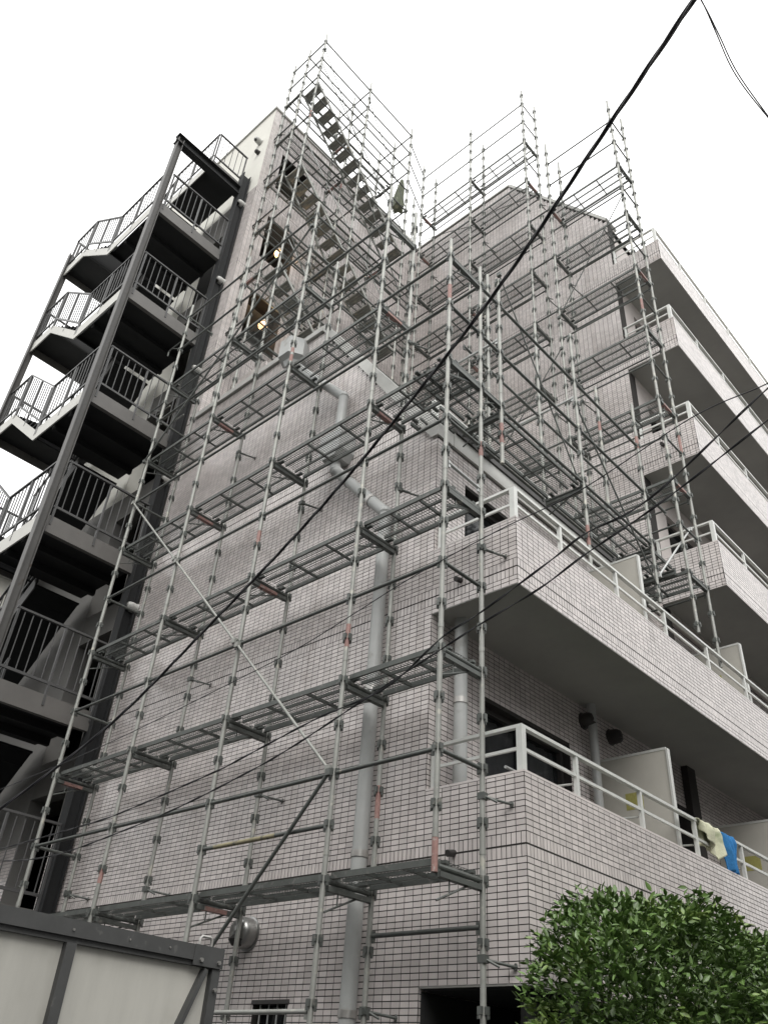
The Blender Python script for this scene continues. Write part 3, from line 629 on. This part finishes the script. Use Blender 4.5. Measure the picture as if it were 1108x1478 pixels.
for k in range(5):
    for y in (TY[0] + 0.05, TY[1]): wall_tie(T, (TX[0], y, 14.4 + 1.8 * k), (-7.115, y + 0.03, 14.38 + 1.8 * k))

# ---- scaffold 4: in front of the rear wing ----
Q = thing('scaffold', 'tall scaffold in front of the rear wing wall and upper balconies', 'scaffold', 'scaffolds around the apartment building')
QX = [-5.95, -4.2, -2.45, -1.85, -0.1]; qo, qi = 4.6, 5.2; PB, PP = 8.25, 1.755
for i, x in enumerate(QX):
    zt = 24.75 if i < 3 else 21.4; zb = 7.25 if i == 4 else 8.0
    for y in (qo, qi): standard(Q, x, y, zb - (0.3 if (i == 4 and y == qi) else 0), zt, base=PB, pitch=PP / 4, paint=[(10.9, 11.3)] if (i == 4 and y == qi) else ([(14.0, 14.3)] if i == 4 else []))
for k in range(9):
    z = PB + PP * k; ym = (qo + qi) / 2
    for i in range(4):
        if i >= 2 and k > 6: continue
        if i == 2:
            if k <= 6: rod(Q, 'ledger', (QX[2], qo, z), (QX[3], qo, z))
            continue
        plank(Q, (QX[i], ym, z), (QX[i + 1], ym, z))
        top_k = 8 if i < 2 else 6
        zs = [z + PP / 2] + ([z + PP] if k == top_k else [])
        for zm in zs: rod(Q, 'ledger', (QX[i], qo, zm), (QX[i + 1], qo, zm), 0.017)
        rod(Q, 'ledger', (QX[i], qi, z - 0.1), (QX[i + 1], qi, z - 0.1), 0.016)
    for i, x in enumerate(QX):
        if i >= 3 and k > 6: continue
        transom(Q, (x, qo, z), (x, qi, z))
        if i in (2, 4) and (k >= 7 or (i == 4)): rod(Q, 'ledger', (x, qo, z + PP / 2), (x, qi, z + PP / 2), 0.017)
        if (i, k) in ((2, 8), (4, 6)): rod(Q, 'ledger', (x, qo, z + PP), (x, qi, z + PP), 0.017)
        if k in (1, 3, 5, 7) and i < 4: wall_tie(Q, (x, qi, z - 0.4), (x + 0.05, WY - 0.012, z - 0.42))
for a, b in (((QX[4], 17.6), (QX[3], 15.0)), ((QX[3], 14.1), (QX[2] - 1.2, 11.8)), ((QX[2] - 0.0, 13.6), (QX[1], 11.2))): brace(Q, (a[0], qo - 0.04, a[1]), (b[0], qo - 0.04, b[1]), 0.011, 'galv2')
MB().sweep([(-5.9, qo - .03, 21.0), (-4.9, qo - .03, 20.55), (-4.2, qo - .03, 20.15), (-3.3, qo - .03, 20.05), (-2.45, qo - .03, 19.7)], 0.010, 6).build('tie_wire', 'galv2', Q)
# scaffold over the rear corner joining tower and wing
for z in (22.4, 23.3, 24.2):
    rod(Q, 'ledger', (-5.6, 3.62, z), (-5.95, 4.58, z), 0.016)
for z in (13.9, 15.7, 17.5, 19.3): plank(Q, (-6.55, 3.62, z), (-6.55, 5.2, z))
standard(Q, -6.86, 5.2, 11.9, 24.6, base=12.05); 

# ================================================================== FIRE STAIRS
F = thing('fire_staircase', 'dark steel fire staircase with barred railings at the left end of the building', 'staircase')
SX0, SX1, SX2, SX3 = -7.52, -9.40, -11.12, -12.10; SY0, SY1 = -1.95, -0.12; SM = (SY0 + SY1) / 2
SZ = [3.05 + 2.745 * k for k in range(6)]; RISE = 2.745
def hpost(x, y, z0, z1, w_=0.20):
    mb = MB(); mb.box(x - w_ / 2, x + w_ / 2, y - w_ / 2, y - w_ / 2 + 0.014, z0, z1); mb.box(x - w_ / 2, x + w_ / 2, y + w_ / 2 - 0.014, y + w_ / 2, z0, z1)
    mb.box(x - 0.006, x + 0.006, y - w_ / 2 + 0.014, y + w_ / 2 - 0.014, z0, z1); return mb
hpost(SX0, SY0, 0, 19.35, 0.14).build('post', 'postshade', F); hpost(SX0 - 0.02, SY1 - 0.02, 0, 20.1, 0.2).build('post', 'darksteel', F)
hpost(SX3, SY0, 0, 19.0, 0.14).build('post', 'postshade', F); hpost(SX3, SY1, 0, 19.0).build('post', 'darksteel', F)
bal_m = MB().tube((0, 0, 0), (0, 0, 0.86), 0.0095, 6).mesh('baluster', 'darkrail')
def rail_run(P, p0, p1, posts=True):
    p0, p1 = Vector(p0), Vector(p1); d = p1 - p0; L = Vector((d.x, d.y, 0)).length; up = Vector((0, 0, 1))
    ro = MB().bar(p0 + up * 1.10, p1 + up * 1.10, 0.042, 0.032).build('railing', 'darkrail', F)
    MB().bar(p0 + up * 0.18, p1 + up * 0.18, 0.03, 0.04).build('bottom_rail', 'darkrail', ro)
    n = max(1, round(L / 0.9)); 
    for i in range(n + 1):
        p = p0 + d * (i / n); e = Vector((d.x, d.y, 0)).normalized() * (0.03 if i == 0 else (-0.03 if i == n else 0)); p = p + e
        MB().box(p.x - 0.016, p.x + 0.016, p.y - 0.016, p.y + 0.016, p.z - 0.16, p.z + 1.084).build('railing_post', 'darkrail', ro)
    k = round(L / 0.135)
    for i in range(1, k):
        if abs((i / k * n) - round(i / k * n)) < 0.04: continue
        p = p0 + d * (i / k); link('baluster', bal_m, ro, p + up * 0.2)
BT = 0.30
for k, z in enumerate(SZ):
    # floor landing
    MB().box(SX1, SX0 - 0.1, SY0 + 0.09, SY1 - 0.02, z + 0.19, z + 0.25).build('landing_deck', 'darksteel', F)
    for xx in (SX1 + 0.5, SX1 + 1.1): MB().box(xx - 0.04, xx + 0.04, SY0 + 0.1, SY1 - 0.03, z + 0.07, z + 0.19).build('joist', 'darksteel', F)
    e = MB(); e.box(SX0 - 0.03, SX0 - 0.015, SY0 + 0.105, SY1 - 0.03, z, z + BT); e.box(SX0 - 0.10, SX0 - 0.03, SY0 + 0.105, SY1 - 0.03, z, z + 0.014); e.build('edge_beam', 'stairshade', F)
    # front stringer: landing, rising flight, mid landing
    zt = z + RISE / 2
    pts = [(SX0 - 0.11, z), (SX1, z), (SX2, zt), (SX3, zt)]
    poly = [(SX0 - 0.11, z), (SX1, z), (SX2, zt), (SX3, zt), (SX3, zt + BT), (SX2 - 0.08, zt + BT), (SX1 - 0.08, z + BT), (SX0 - 0.11, z + BT)]
    MB().prism(poly, 'y', SY0 - 0.012, SY0 + 0.012).build('stringer', 'stairlight', F)
    # mid landing and its end beam
    MB().box(SX3, SX2, SY0 + 0.02, SY1 - 0.02, zt + 0.19, zt + 0.25).build('landing_deck', 'darksteel', F)
    MB().box(SX3 - 0.012, SX3 + 0.012, SY0 + 0.02, SY1 - 0.02, zt, zt + BT).build('edge_beam', 'stairshade', F)
    # flights
    for (ya, yb, xa, za, xb, zb) in ((SY0 + 0.02, SM - 0.05, SX1, z + 0.25, SX2, zt + 0.25), (SM + 0.05, SY1 - 0.02, SX2, zt + 0.25, SX1, z + RISE + 0.25)):
        if za > 18.5: continue
        fl = MB().bar((xa, (ya + yb) / 2, za - 0.17), (xb, (ya + yb) / 2, zb - 0.17), yb - ya - 0.02, 0.02); fo = fl.build('flight_plate', 'darksteel', F)
        for i in range(7):
            t = (i + 0.5) / 7; x = xa + (xb - xa) * t; zz = za + (zb - za) * (i + 1) / 8
            MB().box(x - 0.14, x + 0.14, ya + 0.005, yb - 0.005, zz - 0.03, zz).build('tread', 'darksteel', fo)
    poly2 = [(SX2, zt), (SX1, z + RISE), (SX1, z + RISE + BT), (SX2, zt + BT)]
    if k < 5 or True:
        MB().prism(poly2, 'y', SM + 0.02, SM + 0.045).build('stringer', 'postshade', F)  # back stringer coloured darker for the shade it stands in
    # railings
    rail_run(F, (SX0 - 0.02, SY0 + 0.12, z + BT), (SX0 - 0.02, SY1 - 0.1, z + BT))
    rail_run(F, (SX0 - 0.14, SY0, z + BT), (SX1, SY0, z + BT)); rail_run(F, (SX1, SY0, z + BT), (SX2, SY0, zt + BT)); rail_run(F, (SX2, SY0, zt + BT), (SX3, SY0, zt + BT))
    rail_run(F, (SX3, SY0 + 0.05, zt + BT), (SX3, SY1 - 0.05, zt + BT)); rail_run(F, (SX2, SM + 0.03, zt + BT), (SX1, SM + 0.03, z + RISE + BT))
zt = 19.35
tb = MB(); tb.box(SX0 - 0.10, SX0 + 0.08, SY0 - 0.1, SY1 - 0.1, zt + 0.11, zt + 0.125); tb.box(SX0 - 0.10, SX0 + 0.08, SY0 - 0.1, SY1 - 0.1, zt - 0.16, zt - 0.145); tb.box(SX0 - 0.02, SX0 - 0.006, SY0 - 0.1, SY1 - 0.1, zt - 0.145, zt + 0.11)
tb.build('top_beam', 'darksteel', F)
MB().box(SX1, SX0 - 0.12, SM, SY1 - 0.02, 19.70, 19.76).build('landing_deck', 'darksteel', F)
MB().box(SX0 - 0.11, SX0 - 0.095, SM, SY1 - 0.02, 19.52, 19.82).build('edge_beam', 'stairshade', F)
MB().prism([(SX0 - 0.12, 19.52), (SX1, 19.52), (SX1, 19.82), (SX0 - 0.12, 19.82)], 'y', SM - 0.02, SM).build('stringer', 'stairlight', F)
rail_run(F, (SX0 - 0.10, SM, 19.82), (SX0 - 0.10, SY1 - 0.05, 19.82)); rail_run(F, (SX0 - 0.12, SM - 0.01, 19.82), (SX1, SM - 0.01, 19.82))

# ================================================================== NEIGHBOUR HOUSE beyond the stairs
NH = thing('neighbour_house', 'cream house seen between the fire stair flights at far left', 'building')
MB().box(-26, -17.0, -1.5, 9.0, 0, 12.4).build('wall', 'plaster', NH); MB().box(-26.3, -16.7, -1.8, 9.3, 12.4, 12.62).build('roof', 'coping', NH)
for z in (2.0, 4.8, 7.6, 10.2):
    for y in (0.2, 3.4, 6.4):
        wn = MB().box(-16.99, -16.95, y, y + 1.5, z - 0.2, z + 1.1).build('window', 'frame', NH); MB().box(-16.948, -16.94, y + 0.06, y + 1.44, z - 0.14, z + 1.04).build('pane', 'glass', wn)

# unseen houses added beside and behind the viewpoint to block the low sky
def sky_blocker_house(label, x0, x1, y0, y1, h, face):
    t_ = thing('sky_blocker_house', label, 'building'); wl = MB().box(x0, x1, y0, y1, 0, h).build('wall', 'blockerwall', t_)
    MB().box(x0 - 0.25, x1 + 0.25, y0 - 0.25, y1 + 0.25, h, h + 0.2).build('roof', 'soffit', t_)
    for z in [1.0 + 2.7 * i for i in range(int(h / 2.7))]:
        n = int(((y1 - y0) if face == 'x' else (x1 - x0)) / 3)
        for i in range(n):
            if face == 'x': f_ = MB().box(x0 - 0.05, x0 + 0.02, y0 + 0.8 + 3 * i, y0 + 2.3 + 3 * i, z, z + 1.2).build('window', 'frame', t_); MB().box(x0 - 0.06, x0 - 0.052, y0 + 0.88 + 3 * i, y0 + 2.22 + 3 * i, z + .08, z + 1.12).build('pane', 'glass', f_)
            else: f_ = MB().box(x0 + 0.8 + 3 * i, x0 + 2.3 + 3 * i, y1 - 0.02, y1 + 0.05, z, z + 1.2).build('window', 'frame', t_); MB().box(x0 + 0.88 + 3 * i, x0 + 2.22 + 3 * i, y1 + 0.052, y1 + 0.06, z + .08, z + 1.12).build('pane', 'glass', f_)
sky_blocker_house('unseen grey house added beside the viewpoint to block low sky', 8.2, 17, -3.5, 9.5, 8.6, 'x')
sky_blocker_house('unseen taller grey house added further along to block low sky', 8.4, 17, 10.5, 24, 11.0, 'x')
sky_blocker_house('unseen wide grey house added behind the viewpoint to block low sky', -3.0, 15, -20, -10.2, 9.0, 'y')
sky_blocker_house('unseen low grey house added left of the viewpoint to block low sky', -18, -4.0, -20, -10.6, 8.0, 'y')

# ================================================================== LAMPS in the tall wall openings
for i, (y, z) in enumerate(((1.04, 17.98), (1.03, 15.46))):
    t_ = thing('corridor_lamp', ('glowing warm lamp in the upper dark wall opening behind scaffold stairs', 'glowing warm lamp in the lower dark wall opening behind scaffold stairs')[i], 'lamp', 'lamps in the wall openings')
    t_.location = (-7.2, y, z)
    MB().lathe([(0, 0.11), (0.06, 0.09), (0.095, 0.035), (0.105, 0), (0.092, -0.05), (0.055, -0.09), (0, -0.10)], 16).build('bulb', 'bulb', t_, True)
    MB().box(-0.80, -0.02, -0.02, 0.02, 0.13, 0.16).lathe([(0.07, 0.11), (0.06, 0.17), (0, 0.18)], 12).build('bracket', 'band', t_)
    ld = bpy.data.lights.new('lamp_light', 'POINT'); ld.energy = 9; ld.color = (1.0, 0.66, 0.36); ld.shadow_soft_size = 0.08
    lo = link('lamp_light', ld, t_, (0.16, 0, 0))

# ================================================================== SITE HOARDING near the camera
H = thing('site_hoarding', 'off-white board hoarding in a dark steel frame at lower left', 'hoarding')
hx, he, hz = -0.21, -2.74, 2.2
def hbox(n_, mt, *a, p=H): return MB().box(*a).build(n_, mt, p)
hbox('top_rail', 'hframe', hx - 0.03, hx + 0.035, -8.0, he, hz - 0.075, hz)
hbox('top_flange', 'hframe', hx - 0.01, hx + 0.02, -8.0, he, hz - 0.10, hz - 0.076)
ys = [he - 0.03, -3.66, -4.60, -5.54, -6.48, -7.42]
for i, (a, b) in enumerate(zip(ys, ys[1:])): hbox('board', 'hoard', hx - 0.02, hx - 0.008, b + 0.003, a, 0.05, hz - 0.08)
for i, y in enumerate(ys): hbox('post', 'hframe', hx - 0.007, hx + 0.03, y - 0.027, y + 0.027, 0.0, hz - 0.101)
MB().bar((hx + 0.012, he - 0.10, hz - 0.11), (hx + 0.012, he - 0.52, hz - 1.15), 0.024, 0.05, (1, 0, 0)).build('diagonal_brace', 'hframe', H)
hd = MB().sweep([(hx, he - 0.07, hz), (hx, he - 0.07, hz + 0.035), (hx, he - 0.082, hz + 0.05), (hx, he - 0.138, hz + 0.05), (hx, he - 0.15, hz + 0.035), (hx, he - 0.15, hz)], 0.008, 8); hd.build('handle', 'band', H, True)
gp = hbox('corner_plate', 'hframe', hx + 0.0355, hx + 0.0385, he - 0.20, he + 0.002, hz - 0.098, hz + 0.002)
for y, z in ((he - 0.03, hz - 0.07), (he - 0.15, hz - 0.07), (he - 0.03, hz - 0.20)):
    MB().tube((hx + 0.036, y, z), (hx + 0.05, y, z), 0.011, 6).build('bolt', 'band', H)

for y in ys[1:4]:
    for z in (hz - 0.045,): MB().tube((hx + 0.0355, y - 0.012, z), (hx + 0.041, y - 0.012, z), 0.006, 8).build('bolt', 'band', H)
for y in (-3.1, -3.35, -4.1): MB().tube((hx + 0.0355, y, hz - 0.04), (hx + 0.040, y, hz - 0.04), 0.005, 8).build('bolt', 'band', H)

# ================================================================== CABLES
def catmull(pts, n=14):
    P_ = [Vector(p) for p in pts]; P_ = [2 * P_[0] - P_[1]] + P_ + [2 * P_[-1] - P_[-2]]; out = []
    for i in range(1, len(P_) - 2):
        a, b, c, d = P_[i - 1:i + 3]
        for k in range(n):
            t = k / n; out.append(0.5 * ((2 * b) + (c - a) * t + (2 * a - 5 * b + 4 * c - d) * t * t + (3 * b - a - 3 * c + d) * t ** 3))
    out.append(P_[-2]); return out
def on_plane(u, v, yy):
    d = RIGHT * ((u - 554) / 1207.2) + DOWN * ((v - 739) / 1207.2) + FWD
    return CAM + d * ((yy - CAM.y) / d.y)
def cable(label, pts, r, strands=1, twist=9.0, off=None, extra=None):
    c = catmull(pts); t_ = thing('overhead_cable', label, 'cable', 'cables crossing in front of the building') if strands > 1 else None
    if strands == 1: return tag(MB().sweep(c, r, 8).build('overhead_cable', 'cable', None, True), label, 'cable', 'cables crossing in front of the building')
    for s in range(strands):
        ph = 2 * pi * s / strands; pp = []
        L = 0
        for i, p in enumerate(c):
            if i: L += (p - c[i - 1]).length
            d = (c[min(i + 1, len(c) - 1)] - c[max(0, i - 1)]).normalized(); a = d.cross(Vector((0, 0, 1))).normalized(); b = a.cross(d)
            o_ = r * 1.05 if off is None else off
            pp.append(p + (a * cos(ph + L * twist) + b * sin(ph + L * twist)) * o_)
        MB().sweep(pp, r, 7).build('strand', 'cable', t_, True)
    return t_
_cm = catmull
def dense(pts, step):
    out = []
    c = _cm(pts, 40)
    acc = 0; out.append(c[0])
    for a, b in zip(c, c[1:]):
        acc += (b - a).length
        if acc >= step: out.append(b); acc = 0
    out.append(c[-1]); return out
# thick bundle from upper right to lower left
pA = Vector((2.98, -1.9, 8.60)); 
def at(u, v, dist):
    d = (RIGHT * ((u - 554) / 1207.2) + DOWN * ((v - 739) / 1207.2) + FWD).normalized(); return CAM + d * dist
bundle = [at(1050, -75, 5.6), at(997, 5, 5.9), at(880, 178, 6.6), at(712, 425, 7.5), at(560, 618, 8.4), at(440, 758, 9.1), at(300, 905, 9.9), at(160, 1045, 10.6), at(0, 1168, 11.2), at(-90, 1228, 11.6)]
catmull = lambda pts, n=14: dense(pts, 0.05)
cable('thick black cable bundle running diagonally across the whole picture', bundle, 0.0080, 3, 5.0, 0.0098)
thin = [at(960, -90, 4.6), at(1012, 0, 5.0), at(1035, 48, 5.2), at(1062, 105, 5.4), at(1108, 168, 5.7), at(1190, 270, 6.1)]
cable('thin cable hanging in the white sky at top right', thin, 0.0035, 2, 3.0, 0.006)
YB = -2.45
cb1 = [on_plane(u, v, YB) for u, v in ((1190, 500), (1108, 560), (939, 718), (843, 771), (797, 807), (692, 885), (639, 919), (556, 993), (458, 1037), (350, 1094), (311, 1114), (190, 1167), (133, 1188), (0, 1226), (-100, 1250))]
cb1[0] = on_plane(1190, 500, YB)
cable('upper twisted wire passing just above the hanging towels side railing', cb1, 0.0036, 2, 11.0, 0.0036)
YC = -2.30
cb2 = [on_plane(u, v, YC) for u, v in ((1190, 545), (1108, 606), (1003, 688), (930, 742), (843, 801), (779, 849), (696, 899), (646, 931), (530, 1007), (422, 1078), (350, 1119), (239, 1174), (114, 1224), (57, 1239), (0, 1243), (-100, 1240))]
cable('lower twisted wire curving down to the left edge', cb2, 0.0036, 2, 11.0, 0.0036)
YD = -2.15
cb3 = [on_plane(u, v, YD) for u, v in ((1190, 505), (1108, 553), (999, 602), (838, 707), (720, 765), (600, 830), (509, 887), (433, 934), (343, 981), (150, 1076), (0, 1140), (-100, 1180))]
cable('single thin wire drooping across the middle of the tiled side wall', cb3, 0.0036)

# ================================================================== FOLDED GREEN NET above the rear corner
gn = MB(); rnd = random.Random(4)
for j in range(13):
    t = j / 12
    for i in range(18):
        a = 2 * pi * i / 18; r = (0.04 + 0.13 * (1 - t) ** 0.7) * (1 + 0.28 * sin(5 * a + 3 * t))
        gn.v.append((-6.55 + r * cos(a) + 0.10 * t, 4.2 + r * sin(a), 22.7 + 1.3 * t))
for j in range(12):
    for i in range(18): k = (i + 1) % 18; gn.f.append((j * 18 + i, j * 18 + k, (j + 1) * 18 + k, (j + 1) * 18 + i))
gn.f.append(tuple(12 * 18 + i for i in range(18))); gn.f.append(tuple(17 - i for i in range(18)))
tag(gn.build('folded_net', 'net', None, True), 'folded green protective net standing on the roof at the inner corner', 'net')

# ================================================================== HEDGE SHRUB
K = thing('shrub', 'dense glossy green clipped shrub in front of the lower balcony', 'shrub')
kc, kr = Vector((0.80, 2.02, 1.47)), Vector((0.67, 2.78, 1.47))
rnd = random.Random(11)
def leafmesh(L, W, n_=0):
    mb = MB(); prof = [(0, 0.02), (0.25, 0.42), (0.5, 0.5), (0.78, 0.3), (1.0, 0.02)]
    for t, hw in prof:
        zc = -0.16 * L * t * t
        mb.v += [(L * t, -hw * W, zc + 0.10 * W), (L * t, 0, zc - 0.06 * W), (L * t, hw * W, zc + 0.10 * W)]
    for i in range(4):
        a = i * 3; mb.f += [(a, a + 3, a + 4, a + 1), (a + 1, a + 4, a + 5, a + 2)]
    return mb
leaf_variants = [leafmesh(0.060, 0.028), leafmesh(0.074, 0.033), leafmesh(0.044, 0.023), leafmesh(0.066, 0.026)]
def fnorm(p):
    v = p - kc; n = 1 + 0.05 * sin(2.6 * p.y + 1.0) + 0.035 * sin(5.1 * p.y + 4 * p.x) + 0.03 * sin(6 * p.z)
    return (abs(v.x / kr.x) ** 5 + abs(v.y / kr.y) ** 5 + abs(v.z / kr.z) ** 5) ** (1 / 5) / n
def grad(p):
    v = p - kc; return Vector((math.copysign(abs(v.x / kr.x) ** 2, v.x) / kr.x, math.copysign(abs(v.y / kr.y) ** 2, v.y) / kr.y, math.copysign(abs(v.z / kr.z) ** 2, v.z) / kr.z)).normalized()
def shell(lo, hi):
    while True:
        p = kc + Vector((rnd.uniform(-1.1, 1.1) * kr.x, rnd.uniform(-1.1, 1.1) * kr.y, rnd.uniform(-0.75, 1.15) * kr.z))
        if lo < fnorm(p) < hi and p.x > 0.10: return p
LV_, LF_ = [], []; singles = []
def put_leaf(p, out):
    up = Vector((0, 0, 1)); d = (out * rnd.uniform(0.4, 1.0) + up * rnd.uniform(-0.6, 0.8) + Vector((rnd.gauss(0, .6), rnd.gauss(0, .6), rnd.gauss(0, .4)))).normalized()
    s_ = d.cross(up); s_ = s_.normalized() if s_.length > 0.05 else Vector((1, 0, 0)); n = s_.cross(d)
    a = rnd.gauss(0, 0.75); s2 = s_ * cos(a) + n * sin(a); n2 = d.cross(s2) * -1
    mtx = Matrix((d, s2, n2)).transposed().to_4x4(); mtx.translation = p
    return mtx
allm = []
for cl in range(9400):
    inn = cl % 5 >= 3; base = shell(0.45, 0.86) if inn else shell(0.86, 1.0); out = grad(base)
    if not inn and out.dot((CAM - base).normalized()) < -0.35: continue
    for _ in range(rnd.randint(6, 10)):
        p = base + Vector((rnd.gauss(0, .04), rnd.gauss(0, .04), rnd.gauss(0, .032)))
        allm.append((put_leaf(p, out), rnd.randrange(4), (p - CAM).length, out.dot((CAM - p).normalized())))
for sp_ in range(45):                                                      # upright shoots breaking the outline
    base = shell(0.94, 1.0)
    if base.z < 2.3: continue
    h = rnd.uniform(0.04, 0.12)
    for q in range(9):
        p = base + Vector((rnd.gauss(0, .012), rnd.gauss(0, .012), h * q / 8)); allm.append((put_leaf(p, Vector((rnd.gauss(0, .6), rnd.gauss(0, .6), 0.7))), rnd.randrange(4), (p - CAM).length, 0.2))
front = sorted((i for i in range(len(allm)) if allm[i][3] > 0.35 and allm[i][0].translation.z > 2.0), key=lambda i: allm[i][2])[:300]; fs = set(front)
crown_v, crown_f = [], []
for i, (m4, kx, dd, fc) in enumerate(allm):
    if i in fs: continue
    k0 = len(crown_v); crown_v += [tuple(m4 @ Vector(v)) for v in leaf_variants[kx].v]; crown_f += [tuple(k0 + q for q in f) for f in leaf_variants[kx].f]
cm_ = bpy.data.meshes.new('crown'); cm_.from_pydata(crown_v, [], crown_f); cm_.update(); cm_.materials.append(M['leaf']); cm_.shade_smooth()
crown = tag(link('crown', cm_, K), kind='stuff')
lm = []
for l in leaf_variants:
    a = bpy.data.meshes.new('leaf'); a.from_pydata(l.v, [], l.f); a.update(); a.materials.append(M['leaf']); a.shade_smooth(); lm.append(a)
for i in front:
    o = link('leaf', lm[allm[i][1]], K); o.matrix_world = allm[i][0]
for q in range(7):
    y0 = -0.3 + q * 0.7; b0 = Vector((0.75 + rnd.uniform(-.1, .1), y0, 0)); MB().sweep([b0, b0 + Vector((rnd.uniform(-.1, .1), 0.05, 0.6)), b0 + Vector((rnd.uniform(-.25, .25), rnd.uniform(-.2, .2), 1.4)), b0 + Vector((rnd.uniform(-.4, .4), rnd.uniform(-.3, .3), 2.3))], lambda i: 0.03 - 0.006 * i, 8).build('trunk', 'bark', K, True)
